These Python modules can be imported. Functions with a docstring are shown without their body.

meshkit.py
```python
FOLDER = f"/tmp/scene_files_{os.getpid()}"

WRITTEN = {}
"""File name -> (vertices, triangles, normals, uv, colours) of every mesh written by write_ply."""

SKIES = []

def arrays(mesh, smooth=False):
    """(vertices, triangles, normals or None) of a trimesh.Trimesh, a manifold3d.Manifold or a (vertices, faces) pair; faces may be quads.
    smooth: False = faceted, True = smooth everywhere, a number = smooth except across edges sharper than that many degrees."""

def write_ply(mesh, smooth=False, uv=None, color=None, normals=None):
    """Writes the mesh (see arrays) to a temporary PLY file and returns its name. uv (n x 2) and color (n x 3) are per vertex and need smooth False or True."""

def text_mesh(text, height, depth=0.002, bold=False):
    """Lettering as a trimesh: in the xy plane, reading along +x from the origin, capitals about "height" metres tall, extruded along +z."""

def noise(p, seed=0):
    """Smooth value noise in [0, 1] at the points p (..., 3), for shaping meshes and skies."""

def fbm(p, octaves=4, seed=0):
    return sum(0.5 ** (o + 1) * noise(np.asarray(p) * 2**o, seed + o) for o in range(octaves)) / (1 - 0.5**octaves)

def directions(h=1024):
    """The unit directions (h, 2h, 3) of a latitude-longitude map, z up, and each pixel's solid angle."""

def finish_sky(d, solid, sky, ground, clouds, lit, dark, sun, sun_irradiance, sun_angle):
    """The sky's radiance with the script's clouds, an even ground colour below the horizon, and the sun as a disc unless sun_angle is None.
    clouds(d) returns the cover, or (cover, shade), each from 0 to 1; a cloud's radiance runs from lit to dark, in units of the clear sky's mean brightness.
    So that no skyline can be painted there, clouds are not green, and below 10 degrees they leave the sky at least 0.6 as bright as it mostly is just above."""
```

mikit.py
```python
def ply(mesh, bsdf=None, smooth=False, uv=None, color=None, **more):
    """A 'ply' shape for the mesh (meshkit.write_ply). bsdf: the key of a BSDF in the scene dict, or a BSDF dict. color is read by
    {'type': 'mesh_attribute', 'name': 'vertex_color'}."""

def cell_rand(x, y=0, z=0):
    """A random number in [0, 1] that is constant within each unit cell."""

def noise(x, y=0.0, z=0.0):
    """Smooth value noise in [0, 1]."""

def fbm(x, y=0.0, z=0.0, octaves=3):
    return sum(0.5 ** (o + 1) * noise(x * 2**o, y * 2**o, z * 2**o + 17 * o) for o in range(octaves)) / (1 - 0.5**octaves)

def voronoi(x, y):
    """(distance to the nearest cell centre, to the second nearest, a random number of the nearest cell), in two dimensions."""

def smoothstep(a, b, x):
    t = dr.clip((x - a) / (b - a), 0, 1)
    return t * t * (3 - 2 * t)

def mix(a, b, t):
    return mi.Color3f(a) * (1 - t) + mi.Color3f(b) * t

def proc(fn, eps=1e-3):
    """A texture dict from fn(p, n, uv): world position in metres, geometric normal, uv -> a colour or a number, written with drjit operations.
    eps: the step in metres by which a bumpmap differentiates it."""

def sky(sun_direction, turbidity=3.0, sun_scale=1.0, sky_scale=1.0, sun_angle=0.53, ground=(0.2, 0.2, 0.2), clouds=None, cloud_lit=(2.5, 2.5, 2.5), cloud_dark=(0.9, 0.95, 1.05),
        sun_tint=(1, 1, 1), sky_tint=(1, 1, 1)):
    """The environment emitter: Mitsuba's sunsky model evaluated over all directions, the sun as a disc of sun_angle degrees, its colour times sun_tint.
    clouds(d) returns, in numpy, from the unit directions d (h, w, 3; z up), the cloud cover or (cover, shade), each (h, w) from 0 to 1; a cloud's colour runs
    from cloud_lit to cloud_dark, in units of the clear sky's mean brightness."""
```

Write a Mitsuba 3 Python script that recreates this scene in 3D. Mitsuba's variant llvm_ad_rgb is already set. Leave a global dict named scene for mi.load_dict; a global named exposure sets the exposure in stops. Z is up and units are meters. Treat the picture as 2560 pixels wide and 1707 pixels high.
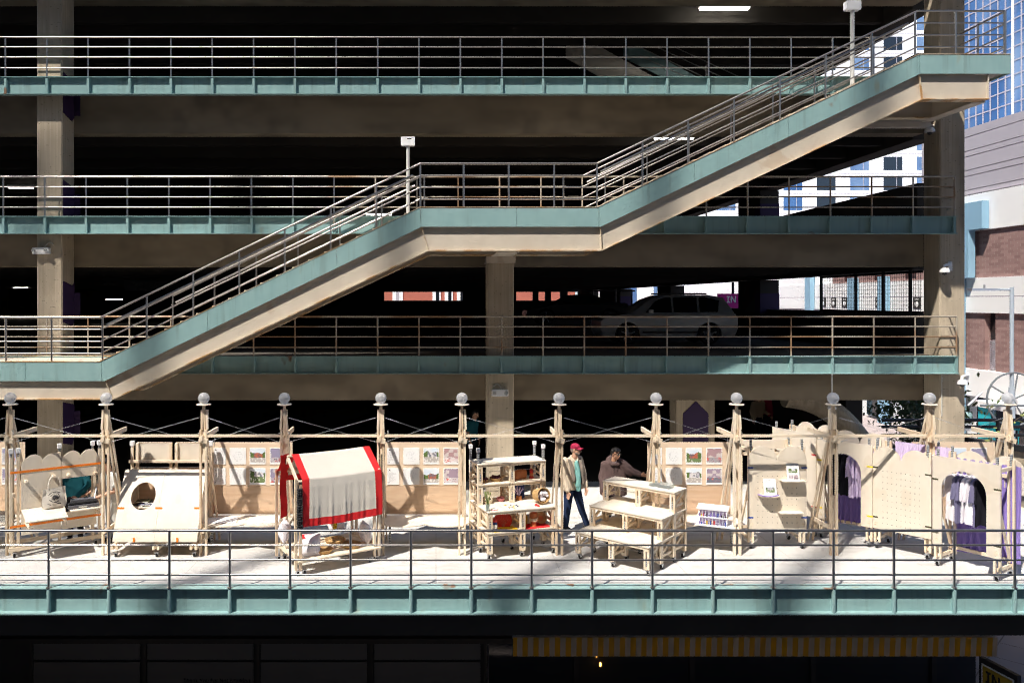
import math, random
import numpy as np, trimesh, manifold3d as m3
import drjit as dr, mitsuba as mi
import mikit, meshkit
from mikit import proc, noise, fbm, cell_rand, smoothstep, mix
from shapely.geometry import Polygon, Point, box as sbox
from shapely.ops import unary_union
T = mi.ScalarTransform4f
scene, labels = {}, {}
rng = random.Random(7)

# ---------------------------------------------------------------- camera, sky, exposure
EYE = 4.74
scene['camera'] = {'type': 'perspective', 'fov': math.degrees(2*math.atan(1280/2000)), 'fov_axis': 'x',
    'principal_point_offset_x': (1280-1090)/2560, 'principal_point_offset_y': (853.5-750)/1707,
    'near_clip': 0.1, 'far_clip': 2000.0,
    'to_world': T().look_at(origin=[0, 0, EYE], target=[0, 1, EYE], up=[0, 0, 1])}
scene['sky'] = mikit.sky((-.78, -1.0, 1.85), turbidity=3, sun_angle=0.9, sun_tint=(.90, 1.0, 1.17))
exposure = 2.3

# ---------------------------------------------------------------- helpers
def key_for(name, parent=None):
    base = f'{parent}__{name}' if parent else name
    k, i = base, 0
    while k in scene or k in labels or k in roots:
        i += 1; k = f'{base}_{i:03d}'
    return k
roots = set()
def thing(name, label, cat, group=None):
    k = key_for(name); roots.add(k)
    labels[k] = {'label': label, 'category': cat}
    if group: labels[k]['group'] = group
    return k
def struct(k):
    roots.add(k); labels[k] = {'kind': 'structure'}; return k
def ref(m): return {'type': 'ref', 'id': m}
def put(name, parent, shape, mat, M=None, label=None):
    k = key_for(name, parent)
    d = dict(shape); d['bsdf'] = ref(mat)
    if M is not None: d['to_world'] = M
    scene[k] = d
    if label: labels[k] = {'label': label}
    return k
def mesh(name, parent, tm, mat, smooth=False, M=None, uv=None, label=None):
    return put(name, parent, mikit.ply(tm, smooth=smooth, **({'uv': uv} if uv is not None else {})), mat, M, label)
def solo(name, tm, mat, label, cat, group=None, smooth=False, M=None, uv=None):
    k = thing(name, label, cat, group); roots.discard(k)
    d = mikit.ply(tm, smooth=smooth, **({'uv': uv} if uv is not None else {})); d['bsdf'] = ref(mat)
    if M is not None: d['to_world'] = M
    scene[k] = d; roots.add(k)
    return k
_c = trimesh.creation.box((1, 1, 1))
CUBE = mikit.ply(_c)
_cy = trimesh.creation.cylinder(1, 1, sections=14); CYL = mikit.ply(_cy, smooth=40)
_cy = trimesh.creation.cylinder(1, 1, sections=40); CYL40 = mikit.ply(_cy, smooth=40)
SPH = mikit.ply(trimesh.creation.icosphere(3, 1.0), smooth=True)
def frame(o, rot=0.0): return T().translate(list(o)).rotate([0, 0, 1], rot)
I4 = T()
wr = random.Random(21)
def vary(m): return wr.choice(('timber', 'timber', 'timber_pale', 'timber_dark')) if m == 'timber' else m
def bx(name, parent, mat, x0, x1, y0, y1, z0, z1, F=None, label=None):
    M = T().translate([(x0+x1)/2, (y0+y1)/2, (z0+z1)/2]).scale([abs(x1-x0), abs(y1-y0), abs(z1-z0)])
    return put(name, parent, CUBE, mat, M if F is None else F @ M, label)
def basis(p, q, up=(0, 0, 1)):
    p, q = np.array(p, float), np.array(q, float); d = q-p; L = np.linalg.norm(d); d /= L
    up = np.array(up, float)
    if abs(d@up) > .995: up = np.array((0, 1., 0))
    a = np.cross(d, up); a /= np.linalg.norm(a); b = np.cross(a, d)
    return p, q, d, a, b, L
def bar(name, parent, mat, p, q, w, h, F=None, up=(0, 0, 1), label=None):
    """board from p to q; w across (horizontal), h along up"""
    p, q, d, a, b, L = basis(p, q, up)
    m = np.eye(4); m[:3, 0] = a*w; m[:3, 1] = b*h; m[:3, 2] = d*L; m[:3, 3] = (p+q)/2
    if np.linalg.det(m[:3, :3]) < 0: m[:3, 0] *= -1
    M = T(m)
    return put(name, parent, CUBE, vary(mat), M if F is None else F @ M, label)
def rod(name, parent, mat, p, q, r, F=None, shape=None, label=None):
    p, q, d, a, b, L = basis(p, q)
    m = np.eye(4); m[:3, 0] = a*r; m[:3, 1] = b*r; m[:3, 2] = d*L; m[:3, 3] = (p+q)/2
    if np.linalg.det(m[:3, :3]) < 0: m[:3, 0] *= -1
    M = T(m)
    return put(name, parent, shape or CYL, mat, M if F is None else F @ M, label)
def ball(name, parent, mat, c, r, F=None, label=None):
    r = [r]*3 if np.isscalar(r) else list(r)
    M = T().translate(list(c)).scale(r)
    return put(name, parent, SPH, mat, M if F is None else F @ M, label)
def tubem(points, r, sides=8, cap=True):
    p = np.asarray(points, float); n = len(p)
    r = np.broadcast_to(r, (n,))
    t = np.gradient(p, axis=0); t /= np.linalg.norm(t, axis=1, keepdims=True)+1e-12
    a = np.cross(t[0], [0, 0, 1.] if abs(t[0][2]) < .9 else [1., 0, 0]); rings = []
    for i in range(n):
        a = a-t[i]*(a@t[i]); a /= np.linalg.norm(a); b = np.cross(t[i], a)
        th = np.arange(sides)*2*np.pi/sides
        rings.append(p[i]+r[i]*(np.cos(th)[:, None]*a+np.sin(th)[:, None]*b))
    v = np.vstack(rings+[p[:1], p[-1:]]); f = []
    for i in range(n-1):
        for j in range(sides):
            k = (j+1) % sides; A, B, C, D = i*sides+j, i*sides+k, (i+1)*sides+k, (i+1)*sides+j
            f += [(A, B, C), (A, C, D)]
    if cap:
        for j in range(sides):
            k = (j+1) % sides
            f += [(n*sides, k, j), (n*sides+1, (n-1)*sides+j, (n-1)*sides+k)]
    return trimesh.Trimesh(v, f, process=False)
def lathe(prof, sides=24):
    prof = np.asarray(prof, float); th = np.arange(sides)*2*np.pi/sides; n = len(prof)
    v = np.stack([prof[:, :1]*np.cos(th), prof[:, :1]*np.sin(th), np.repeat(prof[:, 1:], sides, 1)], -1).reshape(-1, 3)
    f = []
    for i in range(n-1):
        for j in range(sides):
            k = (j+1) % sides; A, B, C, D = i*sides+j, i*sides+k, (i+1)*sides+k, (i+1)*sides+j
            f += [(A, B, C), (A, C, D)]
    return trimesh.Trimesh(v, f, process=False)
def wallpoly(poly, y0, y1):
    """polygon in (x, z), from depth y0 (front) to y1 (back)"""
    gs = getattr(poly, 'geoms', [poly])
    ms = [trimesh.creation.extrude_polygon(g, y1-y0, engine='earcut') for g in gs]
    m = trimesh.util.concatenate(ms); v = m.vertices
    return trimesh.Trimesh(np.stack([v[:, 0], y1-v[:, 2], v[:, 1]], 1), m.faces, process=False)
def boxm(x0, x1, y0, y1, z0, z1):
    m = trimesh.creation.box((x1-x0, y1-y0, z1-z0)); m.apply_translation(((x0+x1)/2, (y0+y1)/2, (z0+z1)/2)); return m
def cat(*ms): return trimesh.util.concatenate(list(ms))
def gridm(fn, nu, nv):
    """sheet fn(u, v) -> (x,y,z); returns mesh, uv"""
    u, v = np.meshgrid(np.linspace(0, 1, nu), np.linspace(0, 1, nv), indexing='ij')
    P = np.stack(fn(u, v), -1).reshape(-1, 3); f = []
    i, j = np.meshgrid(np.arange(nu-1), np.arange(nv-1), indexing='ij'); a = (i*nv+j).ravel()
    f = np.vstack([np.stack([a, a+nv, a+nv+1], 1), np.stack([a, a+nv+1, a+1], 1)])
    return trimesh.Trimesh(P, f, process=False), np.stack([u.ravel(), v.ravel()], 1)
def text(s, h, depth=.004, bold=True):
    m = meshkit.text_mesh(s, h, depth, bold); v = m.vertices  # stand it up facing -y
    return trimesh.Trimesh(np.stack([v[:, 0], -v[:, 2], v[:, 1]], 1), m.faces, process=False)

# ---------------------------------------------------------------- materials
def tw(b): return {'type': 'twosided', 'b': b}
def rgb(*c): return {'type': 'rgb', 'value': list(c)}
def plain(name, c, rough=.6, metallic=0.0, spec=.4, **k):
    scene[name] = tw({'type': 'principled', 'base_color': rgb(*c), 'roughness': rough, 'metallic': metallic, 'specular': spec, **k})
def tex(name, fn, rough=.6, metallic=0.0, spec=.4, bump=None, bscale=1.0, eps=2e-3, **k):
    b = {'type': 'principled', 'base_color': proc(fn), 'roughness': rough, 'metallic': metallic, 'specular': spec, **k}
    if bump: b = {'type': 'bumpmap', 'arbitrary': proc(bump, eps), 'scale': bscale, 'b': b}
    scene[name] = tw(b)
def wood(c0, c1, c2, sx, sy, sz):
    def fn(p, n, uv):
        g = fbm(p.x*sx+3.1, p.y*sy, p.z*sz, 4)
        l = noise(p.x*5.3, p.y*5.3, p.z*2.1)
        k = smoothstep(.74, .80, noise(p.x*sx*.45+9, p.y*sy*.45, p.z*sz*.9+4))
        return mix(mix(c0, c1, smoothstep(.25, .75, .7*g+.3*l)), c2, .55*k)
    return fn
tex('timber', wood((.76, .655, .51), (.69, .57, .42), (.50, .36, .22), 60, 60, 5), .55)
tex('timber_flat', wood((.76, .655, .51), (.69, .57, .42), (.50, .36, .22), 6, 40, 60), .55)
tex('timber_pale', wood((.79, .70, .57), (.73, .62, .48), (.55, .41, .27), 60, 60, 5), .55)
tex('timber_dark', wood((.70, .57, .42), (.62, .48, .335), (.42, .28, .16), 60, 60, 5), .55)
tex('plywood', wood((.71, .64, .54), (.68, .605, .50), (.64, .55, .435), 14, 14, 2.2), .5)
def fir(p, n, uv):
    w = p.z*9+1.6*fbm(p.x*1.7, p.y, p.z*4, 3)
    ring = noise(p.x*.8, 0, w*2.2); fine = fbm(p.x*4, 0, p.z*95, 2)
    return mix((.62, .465, .33), (.52, .35, .225), dr.clip(.75*ring+.4*fine-.1, 0, 1))
tex('fir_plywood', fir, .5)
def pine(p, n, uv):
    return mix((.74, .61, .47), (.65, .50, .36), dr.clip(.7*noise(p.x*.7, 0, p.z*16+2.5*fbm(p.x*1.5, p.y, p.z*3, 2))+.3*fbm(p.x*5, 0, p.z*90, 2), 0, 1))
tex('pine_plywood', pine, .5)
def perf(p, n, uv): return mix((.50, .52, .54), (.03, .03, .03), smoothstep(.25, .6, dr.sin(p.z*2*math.pi/.032)))
tex('perforated_steel', perf, .4, .3)
def deckc(p, n, uv):
    a = fbm(p.x*.7, p.y*.9, 0, 4); b = noise(p.x*17, p.y*17); s = smoothstep(.62, .8, fbm(p.x*1.9+7, p.y*5.5, 2, 3))
    c = mix((.53, .525, .515), (.45, .445, .435), smoothstep(.3, .75, a))
    c = mix(c, (.36, .34, .31), .45*s)
    j = smoothstep(.012, .004, dr.abs(p.x/2.2-dr.round(p.x/2.2))*2.2)
    y = smoothstep(.55, .9, fbm(p.x*.8+3, p.y*1.1, 9, 2))*smoothstep(16.9, 17.4, p.y)
    c = mix(c, (.55, .43, .18), .6*y)
    return mix(mix(c, (.33, .31, .29), .7*j), (.40, .38, .35), .25*b)
tex('deck_concrete', deckc, .8)
def conc(p, n, uv):
    a = fbm(p.x*1.1, p.y*1.1, p.z*1.1, 4); st = fbm(p.x*30, p.y*30, p.z*.8, 3); sp = smoothstep(.90, .94, noise(p.x*21, p.y*21, p.z*21))
    dk = smoothstep(.52, .78, fbm(p.x*3.1+5, p.y*3.1, p.z*.55, 3))
    c = mix((.50, .425, .325), (.37, .31, .23), smoothstep(.3, .75, .6*a+.4*st))
    return mix(mix(c, (.21, .17, .125), .55*dk), (.14, .12, .10), .6*sp)
tex('concrete', conc, .85)
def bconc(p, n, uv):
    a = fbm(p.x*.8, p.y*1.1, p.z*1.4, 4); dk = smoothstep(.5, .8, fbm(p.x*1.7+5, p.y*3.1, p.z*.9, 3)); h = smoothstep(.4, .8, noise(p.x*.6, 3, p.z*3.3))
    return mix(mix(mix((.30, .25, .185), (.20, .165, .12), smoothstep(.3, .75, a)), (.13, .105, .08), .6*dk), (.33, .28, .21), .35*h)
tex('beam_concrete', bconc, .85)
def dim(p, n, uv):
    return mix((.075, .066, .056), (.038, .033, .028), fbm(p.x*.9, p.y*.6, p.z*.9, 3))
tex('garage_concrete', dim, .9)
def rust(p, f=1.0):
    a = fbm(p.x*2.3*f, p.y*2.3, p.z*1.1, 4)
    return smoothstep(.63, .74, a), a
def tealc(p, n, uv):
    r, a = rust(p); s = fbm(p.x*9, p.y*9, p.z*1.6, 3)
    c = mix((.205, .345, .355), (.265, .41, .41), s)
    c = mix(c, (.15, .20, .185), .35*smoothstep(.55, .8, fbm(p.x*13+2, p.y*13, p.z*.7, 3)))
    big = smoothstep(.75, .80, fbm(p.x*1.9+3.7, p.y, p.z*1.1, 4))
    return mix(mix(c, (.25, .22, .12), .5*r*smoothstep(.5, .8, s)), (.20, .085, .035), .85*big)
tex('teal_paint', tealc, .45, bump=lambda p, n, uv: fbm(p.x*2.5, p.y*2.5, p.z*2.5, 2), bscale=.006, eps=.02)
def beigec(p, n, uv):
    s = fbm(p.x*4, p.y*4, p.z*2, 4); r = smoothstep(.66, .74, fbm(p.x*2.1+p.z, p.y*2, p.z*1.3+4, 4))
    return mix(mix((.56, .505, .43), (.50, .44, .36), s), (.38, .24, .13), .3*r)
tex('beige_paint', beigec, .5)
def flangec(p, n, uv):
    r = smoothstep(.44, .60, fbm(p.x*3.1+p.z, p.y*2, p.z*2.3+4, 4))
    return mix((.60, .51, .38), (.42, .22, .07), .85*r)
tex('rusty_beige', flangec, .5)
plain('steel', (.46, .44, .42), .33, 1.0)
def rrail(p, n, uv):
    r = smoothstep(.42, .66, fbm(p.x*1.3, p.y*1.3, p.z*1.9+3, 4))
    return mix((.47, .42, .35), (.29, .135, .045), .75*r)
tex('rusty_steel', rrail, .5, .35)
plain('zinc', (.55, .57, .60), .35, .8)
plain('rubber', (.02, .02, .022), .6)
plain('black_metal', (.02, .02, .022), .4)
plain('white_plastic', (.80, .81, .83), .35)
plain('grey_plastic', (.55, .55, .53), .4)
plain('purple_paint', (.04, .02, .075), .6)
plain('purple_cloth', (.27, .20, .54), .9, spec=.1)
plain('lilac_cloth', (.62, .52, .74), .9, spec=.1)
plain('white_cloth', (.78, .75, .80), .9, spec=.1)
plain('slate_cloth', (.17, .16, .27), .9, spec=.1)
plain('black_cloth', (.014, .014, .02), .9, spec=.1)
plain('red_cloth', (.60, .028, .032), .85, spec=.1)
plain('orange_strap', (.85, .22, .02), .6)
plain('yellow_strap', (.78, .62, .03), .6)
plain('blue_strap', (.03, .07, .33), .6)
plain('olive_strap', (.07, .065, .035), .6)
plain('red_plastic', (.55, .03, .03), .4)
plain('yellow_plastic', (.72, .48, .02), .45)
plain('paper', (.80, .80, .80), .7)
plain('ink', (.015, .015, .018), .7)
plain('window_dark', (.012, .016, .022), .08, spec=.8)
plain('white_wall', (.86, .86, .86), .7)
plain('lamp_grey', (.40, .46, .53), .5)
plain('pale_panel', (.46, .43, .48), .7)
plain('blue_steel', (.26, .45, .60), .5)
plain('teal_plastic', (.02, .40, .46), .4)
plain('poster_yellow', (.42, .28, .015), .6)
plain('lamp_dark', (.16, .18, .20), .5)
plain('shop_panel', (.13, .125, .115), .7)
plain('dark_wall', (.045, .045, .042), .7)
scene['globe_glass'] = {'type': 'principledthin', 'base_color': rgb(.95, .96, .98), 'roughness': .2, 'spec_trans': .6, 'diff_trans': .8, 'eta': 1.45}
def linen(p, n, uv):
    w = noise(p.x*140, p.y*140, p.z*140)
    return mix((.64, .60, .54), (.56, .52, .46), .5*w+.5*fbm(p.x*4, p.y*4, p.z*4, 2))
tex('linen', linen, .9, spec=.1)
def brick(p, n, uv):
    h = p.x+p.y; row = dr.floor(p.z/.15); o = h/.48+.5*(row-2*dr.floor(row*.5))
    fx = dr.abs(o-dr.round(o))*.48; fz = dr.abs(p.z/.20-dr.round(p.z/.15))*.15
    m = 1-smoothstep(.008, .02, dr.minimum(fx, fz)); v = cell_rand(dr.floor(o), row)
    return mix(mix((.24, .145, .135), (.34, .215, .20), v), (.38, .32, .29), .6*m)
tex('brick', brick, .85)
def redbrick(p, n, uv): return mix((.40, .12, .085), (.47, .16, .11), fbm(p.x*3, 0, p.z*9, 3))
tex('far_brick', redbrick, .85)
def awn(p, n, uv):
    s = smoothstep(-.06, .06, dr.sin(2*math.pi*p.x/.199))
    return mix(mix((.74, .56, .38), (.88, .40, .0), s), (.30, .20, .12), .45*fbm(p.x*3, 0, p.z*3, 3))
tex('awning_cloth', awn, .9, spec=.1)
def pave(p, n, uv):
    a = fbm(p.x*.5, p.y*.5, 0, 4); u, v = p.x*.707+p.y*.707, p.y*.707-p.x*.707
    j = smoothstep(.02, .008, dr.minimum(dr.abs(u-dr.round(u)), dr.abs(v-dr.round(v))))
    return mix(mix((.30, .25, .25), (.38, .33, .32), a), (.13, .11, .11), .8*j)
tex('paving', pave, .8)
def gtower(p, n, uv):
    h = p.x+p.y; a = noise(h*.55, 0, p.z*.28); c = cell_rand(dr.floor(h/1.5), dr.floor(p.z/1.9))
    k = smoothstep(.35, .8, fbm(h*.3, 1, p.z*.12, 3))
    return mix(mix((.02, .075, .22), (.07, .17, .38), .5*a+.5*c), (.30, .42, .58), .6*k)
tex('tower_glass', gtower, .12, spec=.8)
# printed sheets: the whole number in u says which sheet, its fraction and v the place on it
def prints(p, n, uv):
    i = dr.floor(uv.x+1e-4); u, v = uv.x-i, uv.y
    R = [cell_rand(i, k, 3) for k in range(8)]
    kind = i-4*dr.floor(i/4)
    edge = smoothstep(.03, .04, dr.minimum(dr.minimum(u, 1-u), dr.minimum(v, 1-v)))
    # text sheet
    row = v*26; inl = (dr.abs(row-dr.round(row)) < .22) & (u > .1) & (u < .45+.4*cell_rand(i, dr.round(row), 5)) & (v > .22) & (v < .74)
    logo = (u > .1) & (u < .28) & (v > .84) & (v < .93) & (v-.84 < 1.1*dr.minimum(u-.1, .28-u)); qr = (u > .1) & (u < .2) & (v > .08) & (v < .17)
    tx = dr.select(inl & (noise(u*60, row) > .3), .38, .80); tx = dr.select(logo | (qr & (noise(u*90, v*90) > .4)), .06, tx)
    text_c = mi.Color3f(tx, tx, tx*1.02)
    # line drawing
    wv = fbm(u*4+i*3.7, v*4, i, 3); ln = smoothstep(.035, .01, dr.abs(wv*5-dr.round(wv*5))*.5)
    gx = smoothstep(.1, .03, dr.abs(noise(u*9+i, v*2)-.5)); body = smoothstep(.36, .28, dr.sqrt(dr.square(u-.5)+dr.square(v-.5)))
    draw = mix((.78, .79, .80), (.22, .24, .30), body*dr.maximum(.55*ln, .35*gx*(noise(u*7, v*7+i) > .5)))
    # two kinds of photograph / rendering
    nb = noise(u*5+i*7, v*5, i); fb = fbm(u*9+i, v*12, i+2, 3); hor = .30+.25*R[0]
    sky_ = mix((.55, .66, .80), (.80, .82, .85), noise(u*3+i, v*4))
    tree = mix((.05, .10, .035), (.17, .24, .08), fb)
    bld = mix(mix((.42, .13, .08), (.62, .60, .62), dr.select(R[1] > .5, 1., 0.)), (.12, .13, .18), dr.select(noise(dr.floor(u*14)+i, dr.floor(v*10)) > .55, .8, 0.))
    grd = mix(mix((.16, .22, .10), (.45, .42, .40), dr.select(R[2] > .5, 1., 0.)), (.75, .74, .72), dr.select(noise(u*16, v*10, i) > .72, .9, 0.))
    top = dr.select((v > hor+.22+.18*noise(u*4+i, 3)), sky_, dr.select((u > .18+.2*R[3]) & (u < .72+.2*R[4]), bld, tree))
    ph1 = dr.select(v < hor, grd, top)
    cA = mix((.42, .25, .24), (.27, .27, .42), R[5]); cB = mix((.82, .80, .80), (.13, .16, .20), R[6])
    wl = mix(cA, (.60, .56, .55), dr.select((noise(u*4+i*3, v*5) > .55), .8, 0.))
    spots = noise(u*15+i*5, v*15) > .70
    ph2 = dr.select(v > .42, wl, dr.select(spots, mix((.75, .15, .12), (.12, .14, .20), cell_rand(dr.floor(u*8), dr.floor(v*8), i)), mix(cB, cA, .5*nb)))
    sh = dr.select(v < .12, mi.Color3f(.8), dr.select(kind < 2.5, ph1, ph2))
    c = dr.select(kind < .5, text_c, dr.select(kind < 1.5, draw, sh))
    return dr.select(edge > .5, c, mi.Color3f(.8))
tex('print', prints, .5)
# ---------------------------------------------------------------- the setting
L = [10.12, 6.76, 3.39]                      # the upper floors; the exhibition deck is z = 0, the street z = -3.4
YG, YC, YB, YS, YD = 19.27, 19.57, 20.2, 17.35, 13.16   # gallery edge, column front, beams, staircase front, deck edge
STREET = -3.4
k = struct('ground'); scene[k] = {**mikit.ply(boxm(-700, 700, -500, 900, STREET-1, STREET-.02)), 'bsdf': ref('paving')}
k = struct('deck')
scene[k] = {**mikit.ply(boxm(-40, 13.6, YD+.14, 21.2, -.30, -.06)), 'bsdf': ref('deck_concrete')}
mesh('edge_beam', k, cat(boxm(-15, 13.6, YD-.005, YD+.22, -.012, 0), boxm(-15, 13.6, YD+.10, YD+.113, -.405, -.0121), boxm(-15, 13.6, YD-.01, YD+.20, -.43, -.4052)), 'teal_paint')
DP = [-6.385+.9953*i for i in range(-6, 20)]
RIB = mikit.ply(cat(lathe([(0, -.40), (.032, -.40), (.032, -.02), (0, -.02)], 12), boxm(-.006, .006, 0, .075, -.404, -.013)), smooth=40)
for x in DP: put('rib', k+'__edge_beam', RIB, 'teal_paint', T().translate([x, YD+.028, 0]))
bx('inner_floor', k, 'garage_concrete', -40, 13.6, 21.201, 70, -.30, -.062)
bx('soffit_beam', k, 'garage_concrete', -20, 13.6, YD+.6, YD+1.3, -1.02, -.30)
for (x, y) in ((-5.75, 17.75), (6.45, 17.6)):
    d = thing('floor_drain', 'round rusty floor drain in the concrete under the %s' % ('bench with the open plan sheets' if x < 0 else 'double scalloped pegboard'), 'floor drain')
    put('grate', d, mikit.ply(lathe([(0, .008), (.26, .008), (.28, 0), (.28, -.05)], 28)), 'rusty_steel', T().translate([x, y, -.058]))
    for i in range(7): bx('slot', d, 'black_metal', x-.17, x+.17, y-.2+i*.06, y-.175+i*.06, -.0495, -.046)

# ---------------------------------------------------------------- parking garage
G = thing('parking_garage', 'open sided concrete parking garage with dim stacked floors behind the wooden stands', 'parking garage')
def chamfered_col(x0, x1, y0, y1, z0, z1):
    c = .03
    p = Polygon([(x0+c, y0), (x1-c, y0), (x1, y0+c), (x1, y1), (x0, y1), (x0, y0+c)])
    m = trimesh.creation.extrude_polygon(p, z1-z0, engine='earcut'); m.apply_translation((0, 0, z0)); return m
for x0, x1, z1 in ((-9.775, -9.14, 15.5), (1.255, 1.91, 5.76), (12.32, 12.95, 15.5)):
    mesh('column', G, chamfered_col(x0, x1, YC, YB, -.06, z1), 'concrete')
mesh('column_cap', G, cat(boxm(1.23, 1.935, YC-.15, YB+.05, 5.64, 5.795)), 'beige_paint')
for zf in L + [13.49]:
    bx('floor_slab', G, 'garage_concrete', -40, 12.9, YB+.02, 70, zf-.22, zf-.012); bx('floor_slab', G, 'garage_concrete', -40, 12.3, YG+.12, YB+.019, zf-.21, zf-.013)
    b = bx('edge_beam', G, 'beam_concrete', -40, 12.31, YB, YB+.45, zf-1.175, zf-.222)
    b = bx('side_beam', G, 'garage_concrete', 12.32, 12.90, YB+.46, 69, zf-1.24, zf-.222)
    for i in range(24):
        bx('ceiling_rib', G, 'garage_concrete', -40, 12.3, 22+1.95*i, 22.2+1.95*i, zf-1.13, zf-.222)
bx('corbel', G, 'concrete', -9.13, -8.6, YB-.01, YB+.3, 2.4, 2.95)
for zf in L:
    # side parapet and the wide side columns
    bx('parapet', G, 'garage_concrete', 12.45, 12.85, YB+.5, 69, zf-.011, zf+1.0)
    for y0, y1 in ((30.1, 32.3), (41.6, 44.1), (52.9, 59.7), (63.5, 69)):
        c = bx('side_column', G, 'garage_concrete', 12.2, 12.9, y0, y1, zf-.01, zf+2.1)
        bx('painted_band', c, 'purple_paint', 12.195, 12.905, y0-.006, y0+.5, zf+.85, zf+1.6)
# the ground floor side wall with its one opening, the closed left and far ends
bx('side_wall', G, 'garage_concrete', 12.4, 12.9, 24.2, 70, -.06, 2.2)
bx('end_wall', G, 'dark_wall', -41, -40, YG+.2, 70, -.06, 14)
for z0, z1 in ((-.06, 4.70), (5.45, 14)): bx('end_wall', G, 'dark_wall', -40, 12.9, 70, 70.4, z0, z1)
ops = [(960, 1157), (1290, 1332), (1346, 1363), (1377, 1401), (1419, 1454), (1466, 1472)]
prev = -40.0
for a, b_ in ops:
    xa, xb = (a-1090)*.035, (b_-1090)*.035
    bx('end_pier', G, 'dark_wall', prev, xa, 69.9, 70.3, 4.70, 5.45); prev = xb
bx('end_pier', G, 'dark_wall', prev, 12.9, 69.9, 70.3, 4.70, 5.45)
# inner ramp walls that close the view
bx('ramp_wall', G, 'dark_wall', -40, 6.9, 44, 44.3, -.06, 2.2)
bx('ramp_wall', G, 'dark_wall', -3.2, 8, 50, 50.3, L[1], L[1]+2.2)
# purple paint on the left column's inner side, one patch per floor, drooping corner like a folded flag
for zc, sl in ((9.85, 1), (7.20, 0), (4.72, -1), (1.75, 0)):
    zt, zb = zc+.45, zc-.62
    p = Polygon([(0, zb+.10), (.50, zb-.02), (.62, zb+.12), (.62, zt-.12*sl-.1), (.5, zt-.06), (0, zt+.04)])
    m = trimesh.creation.extrude_polygon(p, .004, engine='earcut'); v = m.vertices
    mesh('painted_patch', G+'__column', trimesh.Trimesh(np.stack([-9.138+v[:, 2], YC+.025+v[:, 0], v[:, 1]], 1), m.faces, process=False), 'purple_paint')
    bx('painted_patch', G+'__column', 'purple_paint', -9.135, -8.98, YB-.012, YB-.008, zb+.15, zt-.25)
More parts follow.
